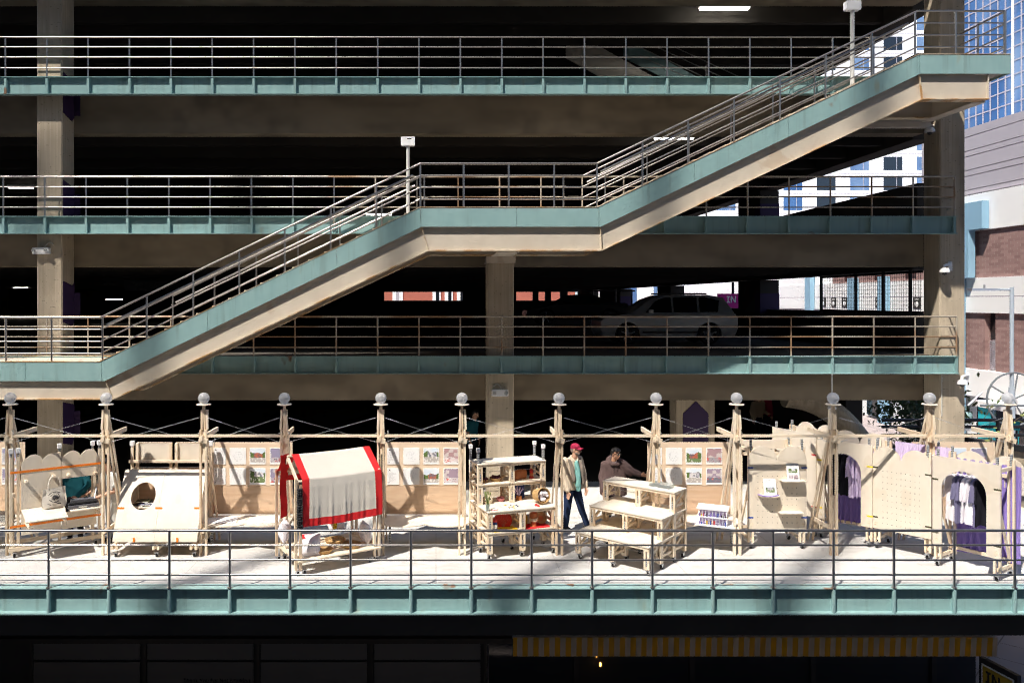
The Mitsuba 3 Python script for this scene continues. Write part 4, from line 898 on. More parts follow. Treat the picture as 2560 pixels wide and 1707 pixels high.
for x, z in ((.17, 1.42), (.64, 1.46), (.90, 1.45), (1.39, 1.42)): bar('peg', C1, 'timber', (x, YB1-.17, z+.02), (x, YB1, z), .045, .045, F)
for x, z in ((.17, .66), (.80, .66), (1.40, .70)): bar('desk_peg', C1, 'timber', (x, YB1-.5 if x < 1 else YB1-.3, z-.0), (x, YB1-.021, z), .035, .05, F)
k = thing('notice_sheet', 'white printed sheet lying on the sloped desk of the scalloped cart', 'paper')
FD = F @ T().translate([.16, YB1-.022, .905]).rotate([1, 0, 0], 11)
bx('sheet', k, 'paper', 0, .26, -.54, -.2, -.004, .0, FD)
bx('text_line', k, 'ink', .07, .19, -.29, -.272, .0002, .001, FD)
for j in range(7): bx('text_line', k, 'grey_plastic', .03, .12+.11*rng.random(), -.33-.024*j, -.324-.024*j, .0002, .001, FD)
# tote bag hanging on a peg
k = thing('tote_bag', 'cream canvas tote bag with a black ink drawing hanging from a peg', 'bag')
FB = F @ T().translate([.64, YB1-.14, .89]).scale([1.2, 1.1, 1.02])
def bag(s): return lambda u, v: (-.17+.34*u+.02*np.sin(v*5)*(u-.5), s*(.045*np.sin(np.pi*u)*(1-.55*v)*(.6+.8*np.sin(np.pi*np.minimum(v+.15, 1)))+.012*np.sin(9*u+5*v)), .36*v+.03*(u-.5)*v)
for s in (-1, 1): m, _ = gridm(bag(s), 18, 14); mesh('body', k, m, 'linen', smooth=True, M=FB)
for s in (-.02, .02): t_ = np.linspace(0, np.pi, 14); mesh('handle', k, tubem(np.stack([-.085*np.cos(t_), s+0*t_, .35+.23*np.sin(t_)**.7], 1), .007, 6), 'linen', smooth=40, M=FB)
art = [[(-.06, .22), (-.02, .27), (.05, .26), (.07, .2), (.03, .16), (-.02, .17), (-.03, .21), (.02, .23)], [(-.08, .16), (-.03, .12), (.02, .10), (.06, .13)], [(-.09, .25), (-.05, .29), (.02, .30), (.08, .27)], [(-.02, .14), (.02, .19), (.06, .17)], [(-.10, .09), (-.05, .06)], [(.03, .08), (.09, .07)], [(.0, .2), (.04, .205), (.03, .17)]]
for a in art: mesh('ink_drawing', k, tubem([(x, -.062+.010*abs(x)*10*.6, z) for x, z in a], .0065, 5), 'ink', M=FB)
# punch machine
k = thing('binding_machine', 'dark grey desktop binding machine on the right desk of the scalloped cart', 'machine')
FM = F @ T().translate([1.16, YB1-.10, .82]).rotate([0, 0, 1], -6).scale([1.15, 1.1, 1.35])
plain('machine_grey', (.10, .10, .115), .4)
bx('base', k, 'machine_grey', -.24, .24, -.13, .12, 0, .045, FM); bx('head', k, 'machine_grey', -.19, .19, -.05, .1, .046, .11, FM); bx('tray', k, 'grey_plastic', -.08, .05, -.134, -.131, .012, .032, FM)
rod('roller', k, 'black_metal', (-.22, -.07, .07), (.2, -.07, .07), .022, FM); rod('knob', k, 'rubber', (-.28, .0, .06), (-.24, .0, .06), .05, FM)
bar('lever', k, 'zinc', (.18, .03, .11), (.22, .1, .25), .02, .015, FM)
# ---------------------------------------------------------------- slide cart with the round hole
C2 = thing('slide_cart', 'wheeled plywood slide with a round hole and orange straps, second from the left', 'cart')
F = frame((-6.02, 14.93, FL), 0)
def slide_y(z): return .02+.62*np.clip((z-.3)/1.2, 0, 1)**1.25
def slide(xa, xb, hole):
    P = sbox(xa, .29, xb, 1.51)
    if hole: P = P.difference(Point(.43, 1.06).buffer(.232, 40))
    m = trimesh.creation.extrude_polygon(P, .018, engine='earcut').subdivide_to_size(.09)
    v = m.vertices; x = v[:, 0]-.00*(v[:, 1]); k_ = 1-.0*(v[:, 1])
    return trimesh.Trimesh(np.stack([x, slide_y(v[:, 1])+v[:, 2]-.018, v[:, 1]], 1), m.faces[:, ::-1], process=False)
mesh('slide_sheet', C2, slide(-.02, .756, True), 'plywood', smooth=30, M=F); mesh('slide_sheet', C2, slide(.76, 1.56, False), 'plywood', smooth=30, M=F)
for x in (.03, .80, 1.50):
    P = Polygon([(slide_y(z)+.003, z) for z in np.linspace(.31, 1.49, 14)]+[(1.05, 1.49), (1.05, .2), (.15, .2)])
    m = trimesh.creation.extrude_polygon(P, .018, engine='earcut'); v = m.vertices
    mesh('side_rib', C2, trimesh.Trimesh(np.stack([x+v[:, 2], v[:, 0], v[:, 1]], 1), m.faces, process=False), 'plywood', M=F)
    for s in (-.045, .045): bar('foot', C2, 'timber', (x+s, -.04, .2), (x+s, 1.0, .2), .042, .09, F)
    caster(C2, F, x, .02); caster(C2, F, x, .95)
for x, cap in ((.02, 1), (.12, 0), (.78, 0), (.89, 0), (1.47, 0), (1.57, 1)):
    p = bar('post', C2, 'timber', (x, .88, .25), (x, .88, 1.98 if not cap else 1.93), .05, .045, F, up=(0, 1, 0))
    if cap: bx('post_cap', p, 'white_plastic', x-.037, x+.037, .84, .92, 1.93, 2.02, F)
for a, b_ in ((.10, .79), (.87, 1.50)): bx('back_panel', C2, 'plywood', a, b_, .91, .925, 1.63, 1.975, F); bx('panel_rail', C2, 'timber_flat', a, b_, .9, .945, 1.975, 1.985, F)
bar('front_rail', C2, 'timber_flat', (-.02, .82, 1.63), (1.58, .82, 1.63), .04, .05, F); rod('steel_rod', C2, 'zinc', (-.02, .9, 1.50), (1.58, .9, 1.50), .008, F)
bx('inner_back', C2, 'fir_plywood', .06, 1.5, 1.03, 1.045, .25, 1.45, F); bx('inner_shelf', C2, 'plywood', .06, 1.5, .45, 1.02, .80, .818, F)
for x, z, v_ in ((-.02, .86, 0), (.70, .86, 0), (1.44, .86, 0)): y = float(slide_y(z))-.022; bx('orange_strap', C2, 'orange_strap', x, x+.13, y-.006, y, z-.02, z+.02, F)
for x in (.38, 1.19): bx('orange_tab', C2, 'orange_strap', x-.018, x+.018, .0-.006, .001, .29, .37, F)
k = thing('dark_books', 'pile of dark picture books lying inside the round hole of the slide', 'books')
for j, (x, c) in enumerate(((.26, 'black_metal'), (.40, 'navy'), (.52, 'black_metal'), (.34, 'olive_strap'))): bx('book', k, c, x-.14, x+.12, .5+.02*j, .75, .819+.022*j, .84+.022*j, F); bx('page_edge', k, 'paper', x-.13, x+.1, .497+.02*j, .4995+.02*j, .823+.022*j, .835+.022*j, F)
# ---------------------------------------------------------------- textile cart
C3 = thing('textile_cart', 'wheeled timber rack holding the red bordered cloth, with cushions on its lower shelf', 'cart')
F = frame((-2.40, 13.93, FL), 31.4); W3, D3 = 1.53, .95
for x in (0, W3):
    for y in (0, D3):
        for s in (-.045, .045): bar('post', C3, 'timber', (x+s, y, .10), (x+s, y, 1.70 if s*(1 if x == 0 else -1) < 0 else 1.58), .042, .05, F, up=(0, 1, 0))
        caster(C3, F, x, y); caster(C3, F, x+(.12 if x == 0 else -.12), y)
    for s in (0, 1): bar('rafter', C3, 'timber', (x-.0, .0 if s == 0 else D3, 1.60), (x-.0, D3/2, 1.955), .035, .06, F, up=(0, 0, 1))
    bar('side_rail', C3, 'timber_flat', (x, 0, .30), (x, D3, .30), .04, .07, F)
for y, z, r_w in ((0.0, 1.64, .05), (D3, 1.64, .05), (D3/2, 2.0, .05)): rod('roof_rail', C3, 'timber_flat', (-.02, y, z), (W3+.02, y, z), .022, F)
for y in (.02, .33, .64, .93): bar('shelf_plank', C3, 'timber_flat', (-.02, y, .26), (W3+.06, y, .26), .2, .025, F)
TL = thing('textile', 'large cream cloth with a broad red border draped over the timber rack', 'textile')
pts = np.array([(-.035, .86), (-.055, 1.2), (-.045, 1.55), (-.03, 1.68), (D3/2-.02, 2.035), (D3/2+.02, 2.035), (D3+.03, 1.68), (D3+.06, 1.45)])
sl = np.concatenate([[0], np.cumsum(np.linalg.norm(np.diff(pts, axis=0), axis=1))]); tot = sl[-1]
def drape(xa, xb, ta, tb, dy=0.0):
    def fn(u, v):
        t_ = ta+(tb-ta)*v; y = np.interp(t_, sl, pts[:, 0]); z = np.interp(t_, sl, pts[:, 1]); x = xa+(xb-xa)*u
        free = np.clip((sl[3]-t_)/.8, 0, 1)
        y = y-free*(.010*np.sin(x*9+1)+.008*np.sin(x*23+t_*2)+.006*np.sin(x*51+2)+.012)-dy; z = z-.02*np.sin(np.pi*x/W3)*(t_ > sl[2])*(t_ < sl[6])-.03*free*np.sin(x*2.1)
        x = x+.05*(t_ < sl[3])*free*(x-W3*.5)/W3*.6-.0*u
        return x, y+.003*np.sin(x*70)*free, z
    return fn
XA, XB, BW = .06, 1.61, .135
for nm, xa, xb, ta, tb, mt in (('cream_field', XA+BW, XB-BW, BW, tot-.1, 'linen'), ('red_border', XA, XA+BW, 0, tot, 'red_cloth'), ('red_border', XB-BW, XB, 0, tot, 'red_cloth'), ('red_border', XA+BW, XB-BW, 0, BW, 'red_cloth'), ('red_border', XA+BW, XB-BW, tot-.1, tot, 'red_cloth')):
    m, _ = gridm(drape(xa, xb, ta, tb), max(4, int((xb-xa)*50)), max(4, int((tb-ta)*40))); mesh(nm, TL, m, mt, smooth=True, M=F)
m, _ = gridm(lambda u, v: (-.13+.16*u, D3/2+.05+.1*u-.03*np.sin(v*9), 2.02-1.12*v), 8, 24); mesh('red_tail', TL, m, 'red_cloth', smooth=True, M=F)
m, _ = gridm(lambda u, v: (-.10+.12*u, D3/2+.02+.46*v, 2.03-.38*v-.10*np.sin(np.pi*v)+.02*u), 6, 14); mesh('red_tail', TL, m, 'red_cloth', smooth=True, M=F)
k = thing('garlic_braid', 'black braided bead strand hanging on the front post of the textile rack', 'braid')
g = np.random.default_rng(11)
for j in range(17):
    for s in (-1, 0, 1): ball('bead', k, 'ink', (.0+.03*s, -.085+.02*g.random(), 1.52-.042*j), (.026, .03, .023), F)
def cushion(key, lab, at, rot, tilt, size, mat):
    k = thing('cushion', lab, 'cushion')
    def fn(s): return lambda u, v: ((u-.5)*size, (v-.5)*size, s*.11*np.sqrt(np.clip(np.sin(np.pi*u)*np.sin(np.pi*v), 0, 1))+.012*np.sin(7*u+5*v)*np.sin(np.pi*u)*np.sin(np.pi*v))
    M = F @ T().translate(list(at)).rotate([0, 0, 1], rot).rotate([1, 0, 0], tilt)
    for s in (-1, 1): m, _ = gridm(fn(s), 16, 16); mesh('cover', k, m, mat, smooth=True, M=M)
    return k, M
k, M = cushion('a', 'white cushion with a red corner at the front left of the rack shelf', (.30, .22, .44), -25, 66, .38, 'white_cloth'); mesh('red_patch', k, gridm(lambda u, v: (-.14+.18*u, .10+.08*v, .085-.05*v), 6, 4)[0], 'red_cloth', M=M)
cushion('b', 'white cushion standing at the back left of the rack', (.0, .66, .62), 60, 85, .36, 'white_cloth')
k, M = cushion('c', 'white cushion leaning at the right end of the rack shelf', (1.45, .30, .47), 62, 72, .38, 'white_cloth')
k, M = cushion('d', 'white cushion with yellow lettering patch at the back of the rack shelf', (1.02, .72, .66), 20, 68, .40, 'white_cloth')
m, _ = gridm(lambda u, v: (-.17+.09*u, -.16+.32*v, .055+.055*np.sin(np.pi*v)+.02), 6, 12); mesh('yellow_patch', k, m, 'yellow_plastic', smooth=True, M=M)
for j in range(7): bar('letter_stroke', k, 'ink', (-.15+.03*(j % 2), -.13+.042*j, .115+.02*math.sin(3.14*(j+.5)/7)), (-.11, -.115+.042*j, .12+.02*math.sin(3.14*(j+.5)/7)), .01, .006, M)
for j, (x, y, R_, lab) in enumerate(((.98, .62, .2, 'round woven tray under the cushion with the yellow patch'), (.55, .20, .19, 'round woven tray beside the red cornered cushion'), (1.12, .22, .19, 'flat woven tray at the front right of the rack shelf'))):
    item('woven_tray', lab, 'tray', [('tray', lathe([(0, .0), (R_*.8, 0), (R_, .06), (R_*.97, .065), (R_*.78, .015), (0, .015)], 30), 'wicker')], (x, y, .274), F)
# ---------------------------------------------------------------- rolling racks at the right: pegboards, arches, shirts
def rack(key, lab, o, ang, w, d, board, strap, zb=.39, zt=1.99, posts=True):
    k = thing('rolling_rack', lab, 'rack'); F = frame((o[0], o[1], FL), ang)
    P = scallops(0, w, zb, zt, 2) if board == 'scallop' else sbox(0, zb, w, zt)
    if board == 'arch': P = P.difference(sbox(w*.14, zb-.1, w*.80, 1.42).union(Point(w*.47, 1.42).buffer(w*.33, 40)))
    if board == 'half': P = P.difference(sbox(w*.05, zb-.1, w*.34, 1.30).union(Point(w*.05, 1.30).buffer(w*.29, 40).intersection(sbox(w*.05, 1, w, 3))))
    mesh('front_board', k, wallpoly(P, -.018, 0), 'plywood', M=F)
    if board == 'scallop':
        hs = [boxm(-.0065, .0065, -.0195, -.0185, -.0065, .0065).apply_translation((.19+i*(w-.38)/8, 0, zb+.12+j*.112)) for i in range(9) for j in range(9 if key == 'A' else 10)]
        h = mesh('peg_holes', k, cat(*hs), 'ink', M=F); labels[h] = {'kind': 'stuff'}
    for x in (.07, w-.07):
        for y in (.035, d):
            for s in (-.04, .04): bar('post', k, 'timber', (x+s, y, .12), (x+s, y, zt-.02 if y < .1 else zt+.02), .036, .045, F, up=(0, 1, 0))
            bx('steel_tube', k, 'perforated_steel', x-.018, x+.018, y-.018, y+.018, zt-.1, zt+.12, F)
        for z in (.18, zt-.12): bar('side_rail', k, 'timber_flat', (x, .06, z), (x, d-.02, z), .03, .06, F)
        bar('side_brace', k, 'timber', (x, d-.05, .25), (x, .08, 1.3), .03, .05, F)
        bar('caster_plate', k, 'zinc', (x, -.05, .11), (x, d+.05, .11), .05, .012, F)
        for y in (.0, d-.03): caster(k, F, x, y)
    for z in (.25, zt-.28): bar('back_rail', k, 'timber_flat', (.1, d+.03, z), (w-.1, d+.03, z), .03, .06, F)
    if key in 'AB': bx('back_head', k, 'plywood', .0, w, d+.05, d+.065, zt-.18, zt, F)
    for z in (zb+.22, zt-.42):
        for x0, x1 in ((-.012, .10), (w-.10, w+.012)): bx('strap', k, strap[0 if x0 < .05 else 1], x0, x1, -.0225, -.0185, z-.014, z+.014, F)
    for x in (.07, w-.07): bx('foot_mark', k, 'timber_flat', x-.03, x+.03, -.0195, -.0182, zb+.06, zb+.12, F)
    if board in ('arch', 'half'): rod('hanging_rail', k, 'zinc', (.1, .29, zt-.36), (w-.1, .29, zt-.36), .012, F)
    return k, F
def curtain(lab, F, x0, x1, y, z0, z1, mat, amp=.03, n=9):
    k = thing('curtain', lab, 'curtain')
    m, _ = gridm(lambda u, v: (x0+(x1-x0)*u+.01*np.sin(v*5+u*20), y+amp*np.sin(u*n*6.28+.5*np.sin(v*3))*(.5+.5*v), z1-(z1-z0)*v-.015*np.sin(u*11)*v), 120, 12)
    mesh('cloth', k, m, mat, smooth=True, M=F)
    for j in range(8): ball('curtain_ring', k, 'zinc', (x0+(x1-x0)*(j+.5)/8, y, z1+.01), (.012, .006, .012), F)
    return k
def shirt(lab, F, x, y, z, rot, mat, s=1.0, mark=None, seed=0):
    k = thing('tshirt', lab, 't-shirt', 't-shirts hanging in the arches')
    M = F @ T().translate([x, y, z]).rotate([0, 0, 1], rot).scale([s*.72, s*.9, s])
    P = Polygon([(-.09, 0), (-.21, -.05), (-.36, -.27), (-.24, -.33), (-.205, -.24), (-.22, -.70), (.22, -.70), (.205, -.24), (.24, -.33), (.36, -.27), (.21, -.05), (.09, 0), (0, -.06)])
    m = trimesh.creation.extrude_polygon(P, .03, engine='earcut').subdivide_to_size(.05); v = m.vertices.copy(); h = -v[:, 1]
    g = seed*1.7; fold = .035*np.sin(v[:, 0]*17+g)*np.clip(h/.5, 0, 1)+.02*np.sin(v[:, 0]*33+g*2+h*3)*np.clip(h/.5, 0, 1)
    dr_ = np.clip((np.abs(v[:, 0])-.2)/.16, 0, 1)
    nv = np.stack([v[:, 0]*(1-.25*dr_), (v[:, 2]-.015)*(1.6-dr_)+fold, v[:, 1]-.10*dr_+.012*np.sin(v[:, 0]*20+g)*(h > .6)], 1)
    mesh('shirt', k, trimesh.Trimesh(nv, m.faces, process=False), mat, smooth=50, M=M)
    mesh('hanger', k, tubem([(-.17, 0, -.06), (0, 0, .015), (.17, 0, -.06)], .008, 6), 'white_plastic', M=M)
    mesh('hook', k, tubem([(0, 0, .015), (0, 0, .06), (.02, 0, .09), (.04, 0, .07)], .006, 6), 'white_plastic', M=M)
    if mark: mesh('chest_mark', k, wallpoly(Point(0, -.22).buffer(.05, 12), -.058, -.052), mark, M=M)
    return k
kA, FA_ = rack('A', 'double scalloped pegboard rack with three small shelves and blue straps', (6.02, 15.45), 0, 1.13, .62, 'scallop', ('blue_strap', 'blue_strap'))
for x, z, w_, r_ in ((.06+.12, 1.035, .42, 1), (.60, 1.33, .46, 0), (.56, .72, .46, 0)):
    P = sbox(x, -.19, x+w_, -.019) if not r_ else Polygon([(x, -.019), (x+.03, -.13), (x+.12, -.2), (x+.3, -.2), (x+w_-.03, -.13), (x+w_, -.019)])
    m = trimesh.creation.extrude_polygon(P, .016, engine='earcut'); m.apply_translation((0, 0, z)); mesh('shelf', kA, m, 'plywood', M=FA_)
    for px in (x+.08, x+w_-.08): rod('shelf_peg', kA, 'timber', (px, -.15, z-.012), (px, -.019, z-.012), .010, FA_)
for i, (x, z, n) in enumerate(((.27, 1.052, 42), (.71, 1.347, 47))):
    k = thing('photo_card', 'white card with '+('a colourful crowd photo on the rounded shelf' if i == 0 else 'several small photos on the upper right shelf'), 'card')
    M = FA_ @ T().translate([x, -.14, z]).rotate([1, 0, 0], -14)
    bx('card', k, 'paper', 0, .24, 0, .006, 0, .33, M)
    quad_print(k, 4*n+2, .03, .21, .05 if i == 0 else .13, .21 if i == 0 else .25, -.001, M, 'photo')
    if i: quad_print(k, 4*51+3, .03, .115, .02, .11, -.001, M, 'photo'); quad_print(k, 4*52+3, .125, .21, .02, .11, -.001, M, 'photo')
    for j in range(3): bx('text_line', k, 'grey_plastic', .03, .18-.03*j, -.0016, -.0004, .30-.022*j, .307-.022*j, M)
k = thing('purple_ribbon', 'purple ribbon lying on the rounded pegboard shelf', 'ribbon')
mesh('ribbon', k, tubem([(.18, -.05, 1.062), (.24, -.17, 1.06), (.35, -.2, 1.058), (.46, -.17, 1.06), (.56, -.09, 1.062)], .012, 6), 'purple_cloth', smooth=40, M=FA_)
kB, FB_ = rack('B', 'tall plywood arch rack with red straps, turned edge on behind the double pegboard', (7.24, 17.2), -65, 1.10, .5, 'half', ('red_plastic', 'red_plastic'), zt=2.08)
curtain('purple curtain hanging beside the double pegboard', FB_, .02, .46, .10, .22, 1.9, 'purple_cloth')
kC, FC_ = rack('C', 'plywood arch rack with yellow straps holding black and lilac shirts', (7.74, 16.24), -45.5, 1.03, .58, 'arch', ('yellow_strap', 'yellow_strap'))
curtain('purple curtain behind the black and lilac shirts', FC_, .05, 1.0, .62, .22, 1.86, 'purple_cloth')
kD, FD_ = rack('D', 'wide double scalloped pegboard rack without shelves, right of the shirts', (8.49, 15.55), -50, 1.02, .58, 'scallop', ('olive_strap', 'olive_strap'))
curtain('pale lilac striped cloth draped along the top behind the wide pegboard', FD_, .25, 1.2, .40, 1.45, 2.05, 'lilac_cloth', .02)
kE, FE_ = rack('E', 'plywood arch rack with dark straps holding white and slate shirts, nearest the railing', (9.02, 14.52), -57.5, 1.09, .56, 'arch', ('olive_strap', 'olive_strap'))
curtain('purple curtain behind the white and slate shirts', FE_, .05, 1.14, .62, .20, 1.9, 'purple_cloth')
bx('rear_scallop', kE, 'plywood', .1, .9, .62, .635, 1.5, 1.9, FE_)
mesh('rear_scallop', kE, wallpoly(scallops(.05, 1.2, 1.4, 2.05, 2), .66, .675), 'plywood', M=FE_); mesh('rear_scallop', kC, wallpoly(scallops(.05, 1.1, 1.4, 2.12, 2), .70, .715), 'plywood', M=FC_); mesh('rear_scallop', kB, wallpoly(scallops(.1, 1.1, 1.4, 2.2, 2), .60, .615), 'plywood', M=FB_)
seq = ['white_cloth', 'slate_cloth', 'slate_cloth', 'white_cloth', 'white_cloth', 'slate_cloth', 'black_cloth']
nm = ['first', 'second', 'third', 'fourth', 'fifth', 'sixth', 'last']
for j, c in enumerate(seq): shirt(f'{c.split("_")[0]} t-shirt, {nm[j]} from the left in the right-hand arch', FE_, .28+.074*j, .29, 1.66, 66 if j else 30, c, 1.18, 'purple_cloth' if j in (0, 6) else None, j)
for j, c in enumerate(('black_cloth', 'black_cloth', 'black_cloth', 'lilac_cloth', 'lilac_cloth', 'lilac_cloth')):
    shirt(f'{c.split("_")[0]} t-shirt, {nm[j]} from the left in the arch with yellow straps', FC_, .30+.095*j, .29, 1.70, 72, c, 1.15, 'purple_cloth' if j == 5 else None, j+9)
# ---------------------------------------------------------------- people
def skin_m(bones, ref_len=.028, taubin=8):
    out = m3.Manifold()
    for b in bones:
        pts = []
        for (p, r) in b:
            s = trimesh.creation.icosphere(2, 1.0); v = s.vertices*np.broadcast_to(np.asarray(r, float), (3,))+np.asarray(p, float); pts.append(v)
        out = out+m3.Manifold.hull_points(np.vstack(pts))
    out = out.refine_to_length(ref_len); m = out.to_mesh()
    tm = trimesh.Trimesh(m.vert_properties[:, :3], m.tri_verts)
    trimesh.smoothing.filter_taubin(tm, iterations=taubin)
    if ref_len > .022:
        n = tm.vertex_normals; q = np.array(tm.vertices); tm.vertices = q+n*(.016*(meshkit.fbm(q*[9, 9, 5]+[0, 0, 2*0], 3)-.5)+.010*(meshkit.noise(q*[26, 26, 11])-.5))[:, None]
    return tm
def hand_bones(w, e, side, curl=.35, out=None):
    """w wrist, e direction along the forearm, side = thumb direction"""
    w, e, s = (np.asarray(a, float) for a in (w, e, side)); e = e/np.linalg.norm(e); s = s-e*(s@e); s /= np.linalg.norm(s); n = np.cross(e, s)
    B = [[(w, .026), (w+e*.05+s*.022, .019), (w+e*.05-s*.022, .018)], [(w+e*.05+s*.026, .017), (w+e*.05-s*.026, .016), (w+e*.09+s*.028, .013), (w+e*.09-s*.028, .012)]]
    for i, (o, L_) in enumerate(((.028, .066), (.010, .075), (-.009, .07), (-.027, .055))):
        a = w+e*.085+s*o; b = a+(e+n*curl*.5)/np.linalg.norm(e+n*curl*.5)*L_*.55; c = b+(e+n*curl*1.6)/np.linalg.norm(e+n*curl*1.6)*L_*.5
        B += [[(a, .0105), (b, .0095)], [(b, .0095), (c, .008)]]
    t0 = w+e*.03+s*.028; t1 = t0+(e*.6+s*.9)*.03; t2 = t1+(e*.95+s*.3+n*.3)*.034; B += [[(t0, .015), (t1, .012)], [(t1, .012), (t2, .0095)]]
    return B
plain('skin', (.52, .30, .205), .5); plain('skin_tan', (.46, .25, .16), .5); plain('hair_black', (.012, .01, .01), .5); plain('hair_grey', (.20, .17, .15), .6)
plain('denim', (.018, .032, .08), .85, spec=.2); plain('khaki', (.62, .52, .40), .9, spec=.1); plain('vest_grey', (.23, .195, .165), .9, spec=.1); plain('shirt_teal', (.20, .44, .42), .85, spec=.1)
plain('hoodie_brown', (.115, .078, .075), .95, spec=.1); plain('cap_red', (.32, .022, .06), .8, spec=.2); plain('teal_top', (.015, .10, .13), .85, spec=.1); plain('shoe', (.02, .02, .022), .6); plain('dark_trousers', (.015, .015, .02), .85, spec=.1); plain('tan_jacket', (.38, .30, .21), .9)
def head(k, c, yaw, skin_mat, hair, glasses=True, beard=False, cap=False, tilt=0):
    """c = centre of the skull, yaw: degrees from looking at the camera (-y); + turns to image right"""
    H = T().translate(list(c)).rotate([0, 0, 1], yaw).rotate([1, 0, 0], tilt)
    bones = [[((0, .01, .03), (.074, .088, .085)), ((0, .03, .0), (.07, .075, .08))], [((0, -.03, -.02), (.062, .055, .06)), ((0, -.048, -.085), (.032, .03, .026)), ((.035, -.01, -.065), .026), ((-.035, -.01, -.065), .026)],
             [((0, -.085, .005), .009), ((0, -.108, -.022), .013), ((0, -.09, -.03), .016)], [((-.02, -.085, -.052), .008), ((.02, -.085, -.052), .008)], [((0, .02, -.06), .05), ((0, .03, -.15), .055)]]
    for s in (-1, 1): bones.append([((s*.076, .012, .01), (.010, .02, .026)), ((s*.074, .008, -.022), (.009, .012, .012))])
    mesh('head', k, skin_m(bones, .016, 6), skin_mat, smooth=True, M=H)
    for s in (-1, 1):
        ball('eye', k, 'paper', (s*.03, -.078, .012), (.013, .008, .008), H); ball('pupil', k, 'ink', (s*.03, -.0855, .012), (.006, .003, .006), H)
        bar('eyebrow', k, hair, (s*.012, -.088, .034), (s*.048, -.078, .034), .008, .007, H)
    bar('mouth', k, 'pink_clay', (-.02, -.0925, -.054), (.02, -.0925, -.054), .008, .006, H)
    if glasses:
        th = np.linspace(0, 2*np.pi, 18)
        for s in (-1, 1):
            mesh('glasses', k, tubem(np.stack([s*.033+.024*np.cos(th), -.10+0*th, .008+.019*np.sin(th)], 1), .0035, 5), 'black_metal', M=H); bar('glasses_arm', k, 'black_metal', (s*.056, -.10, .014), (s*.08, .01, .016), .003, .005, H)
            bx('lens', k, 'window_dark', s*.033-.02, s*.033+.02, -.1005, -.0995, -.008, .024, H)
    if beard: mesh('beard', k, skin_m([[((0, -.055, -.085), (.036, .034, .03)), ((.035, -.02, -.06), .03), ((-.035, -.02, -.06), .03)], [((-.02, -.088, -.043), .01), ((.02, -.088, -.043), .01)]], .015, 4), 'hair_grey', smooth=True, M=H)
    if cap:
        mesh('cap', k, skin_m([[((0, .012, .062), (.086, .098, .075)), ((0, .03, .035), (.084, .085, .03))]], .02, 4), 'cap_red', smooth=True, M=H)
        m, _ = gridm(lambda u, v: ((u-.5)*.15*(1-.25*v), -.06-.10*v+.05*(2*u-1)**2*1.0, .058-.03*(2*u-1)**2-.02*v), 12, 8); m2 = m.copy(); m2.vertices[:, 2] += .006
        mesh('cap_peak', k, m, 'cap_red', smooth=True, M=H); mesh('cap_peak', k, m2, 'cap_red', smooth=True, M=H); ball('cap_button', k, 'cap_red', (0, .012, .137), .009, H)
        mesh('hair', k, skin_m([[((0, .05, .0), (.072, .065, .05)), ((0, .06, -.04), (.06, .04, .03))]], .02, 3), hair, smooth=True, M=H)
    else:
        mesh('hair', k, skin_m([[((0, .03, .06), (.082, .085, .072)), ((0, .055, .01), (.078, .065, .07)), ((0, .06, -.04), (.06, .04, .03))], [((-.05, -.05, .085), (.035, .03, .03)), ((.05, -.045, .085), (.035, .03, .03)), ((0, .0, .10), (.07, .07, .045))], [((.074, .02, .02), (.012, .03, .03)), ((.07, .04, .06), .03)], [((-.074, .02, .02), (.012, .03, .03)), ((-.07, .04, .06), .03)]], .018, 3), hair, smooth=True, M=H)
def person(label, parts): 
    k = thing('person', label, 'person'); return k
# the man in the red cap, striding to the right while looking at the hoodie man
k = person('man in red baseball cap, pale jacket, grey vest and jeans walking past the shelves', None)
o = np.array((2.84, 16.62, FL)); F = T().translate(o.tolist())
sh_l, sh_r = (-.17, -.09, 1.47), (.15, .10, 1.47)     # shoulders: the torso is turned to image right
head(k, (o[0]+.06, o[1]-.03, o[2]+1.70), 62, 'skin', 'hair_grey', True, True, True, 0)
mesh('neck', k, skin_m([[((.03, 0, 1.45), .06), ((.05, -.01, 1.60), .055)]]), 'skin', smooth=True, M=F)
mesh('jacket', k, skin_m([[((-.13, -.07, 1.42), (.09, .09, .09)), ((.13, .08, 1.42), (.09, .09, .09)), ((-.02, .0, 1.5), (.08, .07, .05)), ((-.12, -.06, 1.2), (.11, .11, .1)), ((.12, .05, 1.2), (.11, .11, .1))], [((-.12, -.06, 1.2), (.115, .115, .1)), ((.12, .05, 1.2), (.115, .115, .1)), ((-.14, -.07, .90), (.13, .12, .05)), ((.14, .05, .92), (.13, .12, .05))],
    [(sh_l, .085), ((-.22, -.13, 1.18), .068)], [((-.22, -.13, 1.18), .066), ((-.14, -.20, .90), .052)], [(sh_r, .085), ((.24, .12, 1.19), .066)], [((.24, .12, 1.19), .064), ((.27, .02, .93), .05)]]), 'khaki', smooth=True, M=F)
mesh('collar', k, skin_m([[((-.06, -.06, 1.53), .022), ((.03, -.09, 1.47), .02)], [((-.06, -.06, 1.53), .022), ((-.02, .07, 1.56), .02)], [((.10, -.02, 1.52), .018), ((.08, -.09, 1.46), .018)]], .02, 3), 'khaki', smooth=True, M=F)
mesh('shirt', k, skin_m([[((.06, -.075, 1.46), (.04, .05, .03)), ((.09, -.11, 1.2), (.06, .055, .08)), ((.09, -.11, .98), (.06, .06, .06))], [((.10, -.10, .98), (.06, .06, .06)), ((.10, -.10, .88), (.055, .06, .03))]], .03, 4), 'shirt_teal', smooth=True, M=F)
